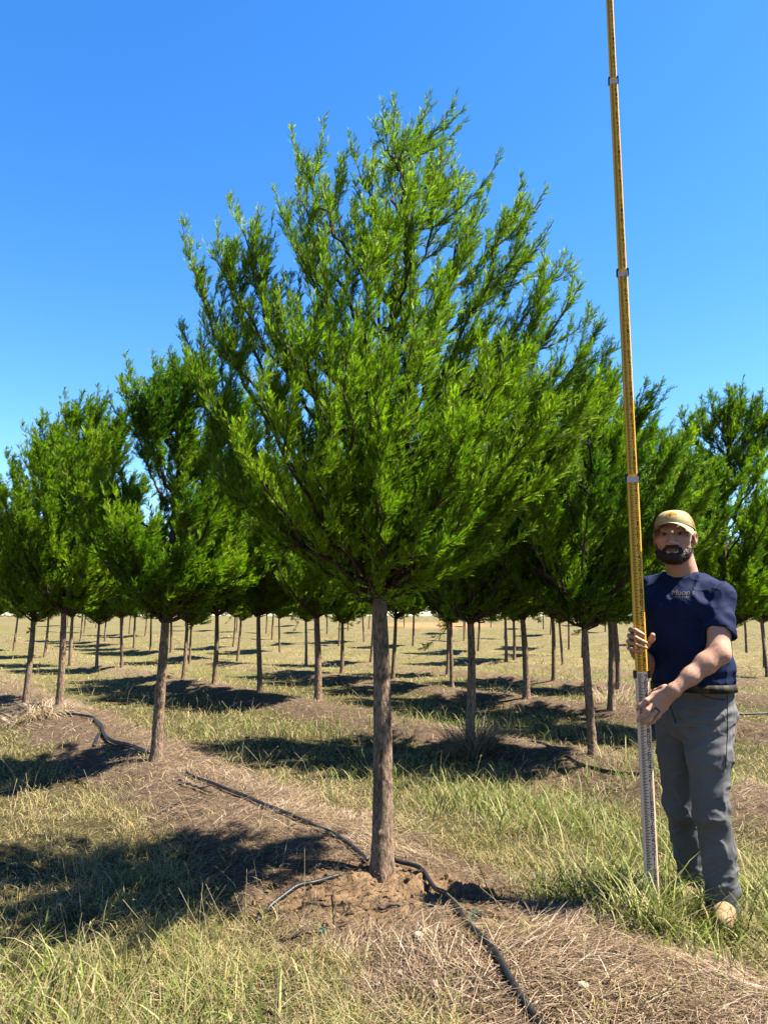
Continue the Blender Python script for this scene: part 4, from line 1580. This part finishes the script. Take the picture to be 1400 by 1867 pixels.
def text_mesh(txt, size, shear=0.0):
    cu = bpy.data.curves.new('lettering', 'FONT')
    cu.body = txt
    cu.size = size
    cu.shear = shear
    cu.align_x = 'CENTER'
    cu.resolution_u = 3
    ob = bpy.data.objects.new('lettering', cu)
    COL.objects.link(ob)
    dg = bpy.context.evaluated_depsgraph_get()
    me = ob.evaluated_get(dg).to_mesh()
    V = np.array([v.co[:] for v in me.vertices])
    me.calc_loop_triangles()
    F = np.array([t.vertices[:] for t in me.loop_triangles])
    ob.evaluated_get(dg).to_mesh_clear()
    bpy.data.objects.remove(ob)
    bpy.data.curves.remove(cu)
    return V, F


TV, TF = text_mesh("Moon's", 0.021, 0.15)
em.add(on_cap(TV[:, 0], 0.30 + TV[:, 1] / 0.10, 0.002) - MOFF, TF, np.array([0.55, 0.22, 0.05]))
TV, TF = text_mesh('TREE FARM', 0.009)
em.add(on_cap(TV[:, 0], 0.19 + TV[:, 1] / 0.10, 0.002) - MOFF, TF, np.array([0.30, 0.17, 0.07]))
link('emblem', em.mesh('emblem', M_KHAKI, False), cap)

# ---- T-shirt
sh = Field(0.035)
z0 = waist[2] - 0.035
sh.loft([(waist[0], waist[1], z0), waist + np.array([0, 0, 0.05]), at(1250, 1180, 3.63), chest, at(1243, 1078, 3.62), neck - np.array([0, 0, 0.012])],
        [(0.180, 0.130), (0.190, 0.140), (0.186, 0.138), (0.178, 0.132), (0.155, 0.105), (0.095, 0.075)], BL, BF, 0.03)
Ltr = neck - np.array([0, 0, 0.03])
sh.chain([Ltr, Lsh], [0.056, 0.058], 0.04)
sh.chain([Ltr, Rsh], [0.058, 0.064], 0.04)
Lhem = Lsh + (Lel - Lsh) * 0.70
Rhem = Rsh + (Rel - Rsh) * 0.62
sh.chain([Lsh, Lhem], [0.060, 0.068], 0.035)
sh.chain([Rsh, Rhem], [0.065, 0.067], 0.035)
sh.ell(chest + BF * 0.055 + BL * 0.075 + np.array([0, 0, .02]), (0.085, 0.085, 0.07), None, 0.05)
sh.ell(chest + BF * 0.055 - BL * 0.085 + np.array([0, 0, .02]), (0.085, 0.085, 0.07), None, 0.05)


def cut_end(P, d, hem, axis, inner, r_in, out):
    """open sleeve: cut by a plane at the hem and hollow out from there"""
    axis = nrm(axis)
    s = (P - hem) @ axis
    rad = np.linalg.norm(P - hem - s[:, None] * axis, axis=1)
    nearr = (rad < 0.115) & ((P - chest) @ out > 0.165)
    d = np.where(nearr & (s > -0.10), np.maximum(d, s), d)
    hol = np.maximum(rad - r_in, -(s + inner))
    return np.where(nearr, np.maximum(d, -hol), d)


def folds(P, c, axis, n, amp, L, seed, ph=0.0, wob=0.4):
    """soft wrinkles around a joint, running across the given axis"""
    axis = nrm(np.array(axis, float))
    s = (P - c) @ axis
    w = np.exp(-(np.linalg.norm(P - c, axis=1) / L) ** 2)
    return amp * w * np.sin(s * n + ph + 4 * wob * vnoise(P * 11, seed))


def creases(P, f, amp, seed, st=(1, 1, 1)):
    """sharp-edged random wrinkles"""
    n = np.abs(vnoise(P * f * np.array(st) + 0.35 * vnoise(P * f * .6, seed + 1)[:, None], seed))
    return -amp * np.exp(-(n / 0.16) ** 2) + amp * 0.35


def shirt_post(P, d):
    d = cut_end(P, d, Lhem, Lel - Lsh, 0.018, 0.058, BL)
    d = cut_end(P, d, Rhem, Rel - Rsh, 0.018, 0.056, -BL)
    d = np.maximum(d, z0 - P[:, 2])
    q = (P - (neck + BF * 0.024 + np.array([0, 0, 0.036])))
    # neckline: an oval opening, lower in front
    u, v = q @ BL, q @ BF
    zz = q[:, 2] + 0.62 * v
    c = np.maximum(np.sqrt((u / 0.080) ** 2 + ((v) / 0.078) ** 2) * 0.08 - 0.08, -(zz + 0.025))
    d = np.maximum(d, -c)
    stretch = np.array([1, 1, 0.35])
    d = d + 0.0035 * fbm(P * 7.5 * stretch, 2, 71) + creases(P, 11, 0.0065, 72, (1, 1, .5)) + creases(P, 24, 0.002, 77)
    d = d + folds(P, Lsh + (Lel - Lsh) * .45, (Lel - Lsh) + BF * .18, 95, 0.0042, 0.10, 73)
    d = d + folds(P, Lsh - BL * .06 + BF * .05 - np.array([0, 0, .06]), BL * 0.7 + np.array([0, 0, .75]), 110, 0.004, 0.085, 74)
    d = d + folds(P, waist + np.array([0, 0, .03]), (0, 0, 1), 105, 0.0045, 0.17, 75, wob=.8)
    d = d + folds(P, Rsh + BF * .08 - np.array([0, 0, .1]), -BL * .5 + np.array([0, 0, .85]), 80, 0.004, 0.12, 76)
    return d


sh.post = shirt_post
SV, SQ = sh.polygonise(0.0042)
navy = np.array([0.009, 0.019, 0.068])
sC = np.tile(navy, (len(SV), 1)) * (1 + 0.12 * vnoise(SV * 30, 6))[:, None]
for hem, ax in ((Lhem, Lel - Lsh), (Rhem, Rel - Rsh)):
    s_ = (SV - hem) @ nrm(ax)
    rr_ = np.linalg.norm(SV - hem - s_[:, None] * nrm(ax), axis=1)
    sC = np.where(((np.abs(s_ + 0.020) < 0.0022) & (rr_ < .11))[:, None], sC * 0.55, sC)
M_SHIRT = mat_attr('navy_jersey', 0.8, 0.22, nscale=420, namount=0.10, bump=0.15, bdist=0.001)
shirt = mpart('shirt', SV, SQ, M_SHIRT, sC)

# lettering on the left chest, laid onto the cloth
bvh = BVHTree.FromPolygons([tuple(v) for v in SV], [tuple(int(i) for i in q) for q in SQ])
pc = at(1243, 1086, 3.3)
tow = nrm(pc - np.array([0, 0, CAM_H]))
hit = bvh.ray_cast(Vector(pc - tow * 0.1), Vector(tow), 1.0)
lc = np.array(hit[0]) if hit[0] else chest + BF * .14
ndir = -nrm(BF * 0.75 + np.array([-.2, -.6, .05]))        # into the chest
tx = nrm(np.cross(np.array([0, 0, 1.0]), -ndir))
ty = np.cross(-ndir, tx)
pr = Build()
for txt, size, shear, oy, c in (("Moon's", 0.036, 0.12, 0.004, (0.20, 0.165, 0.13)), ('TREE FARM', 0.0145, 0, -0.012, (0.15, 0.13, 0.11))):
    V, F = text_mesh(txt, size, shear)
    out = []
    for v in V:
        p = lc + tx * v[0] + ty * (v[1] + oy) - ndir * 0.12
        h_ = bvh.ray_cast(Vector(p), Vector(ndir), 0.4)
        out.append(np.array(h_[0]) - ndir * 0.0022 if h_[0] else p + ndir * 0.1)
    pr.add(np.array(out) - MOFF, F, c)
link('chest_print', pr.mesh('chest_print', M_SHIRT, False), shirt)

# ---- trousers
tr_ = Field(0.04)
pel = (Lhip + Rhip) / 2
tr_.loft([pel + np.array([0, 0, -.02]), pel * .5 + waist * .5, waist - np.array([0, 0, 0.02])], [(0.180, 0.138), (0.182, 0.136), (0.184, 0.134)], BL, BF, 0.05)
tr_.ell(pel + BF * 0.03 - np.array([0, 0, .05]), (0.12, 0.12, 0.10), None, 0.05)
tr_.ell(pel - BF * 0.055 + BL * .05 - np.array([0, 0, .03]), (0.115, 0.115, 0.12), None, 0.06)
Lhem2, Rhem2 = Lan + np.array([0, 0, -0.045]), Ran + np.array([0, 0, -0.045])
tr_.chain([Lhip - np.array([0, 0, .02]), Lhip * .55 + Lkn * .45 + BF * .012, Lkn + BF * .012, Lkn * .55 + Lan * .45 - BF * .012, Lhem2],
          [0.106, 0.093, 0.077, 0.072, 0.070], 0.03)
tr_.chain([Rhip - np.array([0, 0, .02]), Rhip * .55 + Rkn * .45 + BF * .012, Rkn + BF * .012, Rkn * .55 + Ran * .45 - BF * .012, Rhem2],
          [0.104, 0.092, 0.076, 0.071, 0.069], 0.03)


def trouser_post(P, d):
    d = np.maximum(d, P[:, 2] - (waist[2] - 0.012))
    d = d + 0.004 * fbm(P * np.array([5, 5, 8.0]), 2, 81) + creases(P, 9, 0.006, 82, (1, 1, 1.5)) + creases(P, 20, 0.0022, 87, (1, 1, 1.4))
    for kn in (Lkn, Rkn):
        d = d + folds(P, kn + np.array([0, 0, -.01]), np.array([.35, -.1, 1]), 62, 0.0075, 0.115, 83, wob=.7)
    for an in (Lhem2, Rhem2):
        d = d + folds(P, an + np.array([0, 0, .08]), np.array([-.3, .1, 1]), 75, 0.006, 0.10, 84, wob=.8)
    d = d + folds(P, Lhip + BF * .07 + np.array([0, 0, -.02]), np.array([-.25, 0, 1]), 118, 0.0055, 0.13, 85, wob=.8)
    d = d + folds(P, pel + BF * .10 - np.array([0, 0, .07]), BL * .6 + np.array([0, 0, .8]), 85, 0.006, 0.10, 86, wob=.6)
    # side seam and front pocket line
    for hp, kn, an in ((Lhip, Lkn, Lan),):
        t = np.clip((hp[2] + .05 - P[:, 2]) / (hp[2] + .05 - an[2]), 0, 1)
        cx = np.stack([np.interp(t, [0, .5, 1], [hp[i], kn[i], an[i]]) for i in range(2)], -1)
        q = P[:, :2] - cx
        sd = q @ np.array([BF[0], BF[1]])
        side = q @ BL[:2] > 0
        d = d + np.where(side, 0.003 * np.exp(-((sd + 0.005) / 0.004) ** 2), 0)
    s = (P - Lhem2)[:, 2]
    for an in (Lhem2, Rhem2):
        nearr = np.linalg.norm(P[:, :2] - an[:2], axis=1) < 0.14
        s = an[2] - P[:, 2]
        d = np.where(nearr, np.maximum(d, s), d)
    return d


tr_.post = trouser_post
PV, PQ = tr_.polygonise(0.0045)
grey = np.array([0.165, 0.162, 0.158])
wear = 0.5 + 0.5 * fbm(PV * np.array([7, 7, 4.0]), 3, 91)
pC = np.tile(grey, (len(PV), 1)) * (0.7 + 0.65 * wear)[:, None]
hemd = np.minimum(np.abs(PV[:, 2] - Lhem2[2] - .022) + 9 * (np.linalg.norm(PV[:, :2] - Lhem2[:2], axis=1) > .13),
                  np.abs(PV[:, 2] - Rhem2[2] - .022) + 9 * (np.linalg.norm(PV[:, :2] - Rhem2[:2], axis=1) > .13))
pC = np.where((hemd < 0.003)[:, None], pC * 0.6, pC)
M_TROU = mat_attr('grey_canvas', 0.85, 0.2, nscale=300, namount=0.14, bump=0.25, bdist=0.0015)
trousers = mpart('trousers', PV, PQ, M_TROU, pC)
tb = BVHTree.FromPolygons([tuple(v) for v in PV], [tuple(int(i) for i in q) for q in PQ])


def cloth_line(pts, w, name, mat, parent, toward):
    """thin strip pressed onto the trousers, e.g. a pocket edge"""
    P = smooth_path(pts, 26)
    out = []
    for p in P:
        h_ = tb.ray_cast(Vector(p - toward * 0.3), Vector(toward), 0.8)
        if h_[0] is not None:
            out.append(np.array(h_[0]) - toward * 0.001)
    if len(out) > 4:
        V, Q = tubes(np.array(out)[None], np.full((1, len(out)), w), 5)
        mpart(name, V, Q, mat, None, True, parent)


M_SEAM = mat_plain('dark_stitching', (0.045, 0.048, 0.052), 0.9, 0.1)
vd = nrm(at(1290, 1290, 3.5) - np.array([0, 0, CAM_H]))
cloth_line([at(1270, 1258, 3.5), at(1280, 1268, 3.5), at(1300, 1274, 3.5), at(1322, 1276, 3.5)], 0.0022, 'pocket_edge', M_SEAM, trousers, vd)
cloth_line([at(1325, 1262, 3.5), at(1326, 1330, 3.5), at(1322, 1400, 3.5)], 0.0016, 'side_seam', M_SEAM, trousers, vd)
cloth_line([at(1218, 1262, 3.6), at(1222, 1290, 3.6), at(1232, 1318, 3.6)], 0.0022, 'fly_seam', M_SEAM, trousers, vd)

# ---- belt
M_BELT = mat_attr('camo_belt', 0.7, 0.3, nscale=50, namount=0.3, bump=0.1)
kb = 72
a = np.arange(kb) / kb * 2 * np.pi
ring = []
for (g, zz) in ((0.004, -0.036), (0.008, -0.036), (0.008, 0.0), (0.004, 0.0)):
    pw = 2 / 2.3
    u = np.sign(np.cos(a)) * np.abs(np.cos(a)) ** pw * (0.184 + g)
    v = np.sign(np.sin(a)) * np.abs(np.sin(a)) ** pw * (0.134 + g)
    ring.append(np.array([waist[0], waist[1], waist[2] - 0.010 + zz]) + np.outer(u, BL) + np.outer(v, BF))
V = np.concatenate(ring)
i = np.arange(kb)
j = (i + 1) % kb
Q = np.concatenate([np.stack([i + p * kb, j + p * kb, j + ((p + 1) % 4) * kb, i + ((p + 1) % 4) * kb], -1) for p in range(4)])
cam_n = vnoise(V * 45, 12)[:, None]
bC = np.where(cam_n > 0.15, np.array([[0.10, 0.075, 0.04]]), np.array([[0.018, 0.017, 0.015]]))
belt = mpart('belt', V, Q, M_BELT, bC)

# ---- wedding band
M_RING = mat_plain('black_ring', (0.02, 0.02, 0.025), 0.35, 0.5)
ra_, rb_ = LP['r'][0], LP['r'][1]
ax = nrm(rb_ - ra_)
c = ra_ + (rb_ - ra_) * 0.45
u = rand_perp(ax[None], np.random.default_rng(1))[0]
v = np.cross(ax, u)
aa = np.arange(25) / 24 * 2 * np.pi
path = np.stack([c + (u * math.cos(t) + v * math.sin(t)) * 0.0122 for t in aa])
rv = []
kk = 24
for (rr_, zz) in ((0.0118, -.0032), (0.0135, -.0032), (0.0135, .0032), (0.0118, .0032)):
    rv.append(c + ax * zz + rr_ * (np.cos(aa[:24])[:, None] * u + np.sin(aa[:24])[:, None] * v))
V = np.concatenate(rv)
i = np.arange(kk)
j = (i + 1) % kk
Q = np.concatenate([np.stack([i + p * kk, j + p * kk, j + ((p + 1) % 4) * kk, i + ((p + 1) % 4) * kk], -1) for p in range(4)])
mpart('ring', V, Q, M_RING)

# ---- boots
M_BOOT = mat_attr('tan_leather', 0.75, 0.25, nscale=70, namount=0.2, bump=0.3, bdist=0.003)
for an, fd in ((Lan, nrm(np.array([-0.42, -0.9, 0]))), (Ran, nrm(np.array([-0.8, -0.6, 0])))):
    bo = Field(0.03)
    g = gz1(an[0], an[1])
    base = np.array([an[0], an[1], g])
    sd = np.array([-fd[1], fd[0], 0])
    bo.chain([base + np.array([0, 0, .13]), base + np.array([0, 0, .06]) - fd * .02], [0.052, 0.050])
    bo.chain([base + np.array([0, 0, .055]) - fd * .03, base + np.array([0, 0, .060]) + fd * .07, base + np.array([0, 0, .045]) + fd * .13], [0.042, 0.046, 0.041])
    bo.post = lambda P, d, g=g: np.maximum(d, g + 0.008 - P[:, 2])
    V, Q = bo.polygonise(0.005)
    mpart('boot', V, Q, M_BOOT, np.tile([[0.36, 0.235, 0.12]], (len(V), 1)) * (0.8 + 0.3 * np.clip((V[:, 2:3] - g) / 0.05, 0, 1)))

# ---- the green thing between his lips
gb = Build()
V, F = ico(2)
gb.add(H(0.004, 0.1045, -0.0785) + (V * np.array([0.011, 0.006, 0.0048])) @ HM, F)
g_o = link('green_bit', gb.mesh('green_bit', M_TAPE))
tag(g_o, 'small bright green bit showing between the lips of the bearded man', 'green bit')
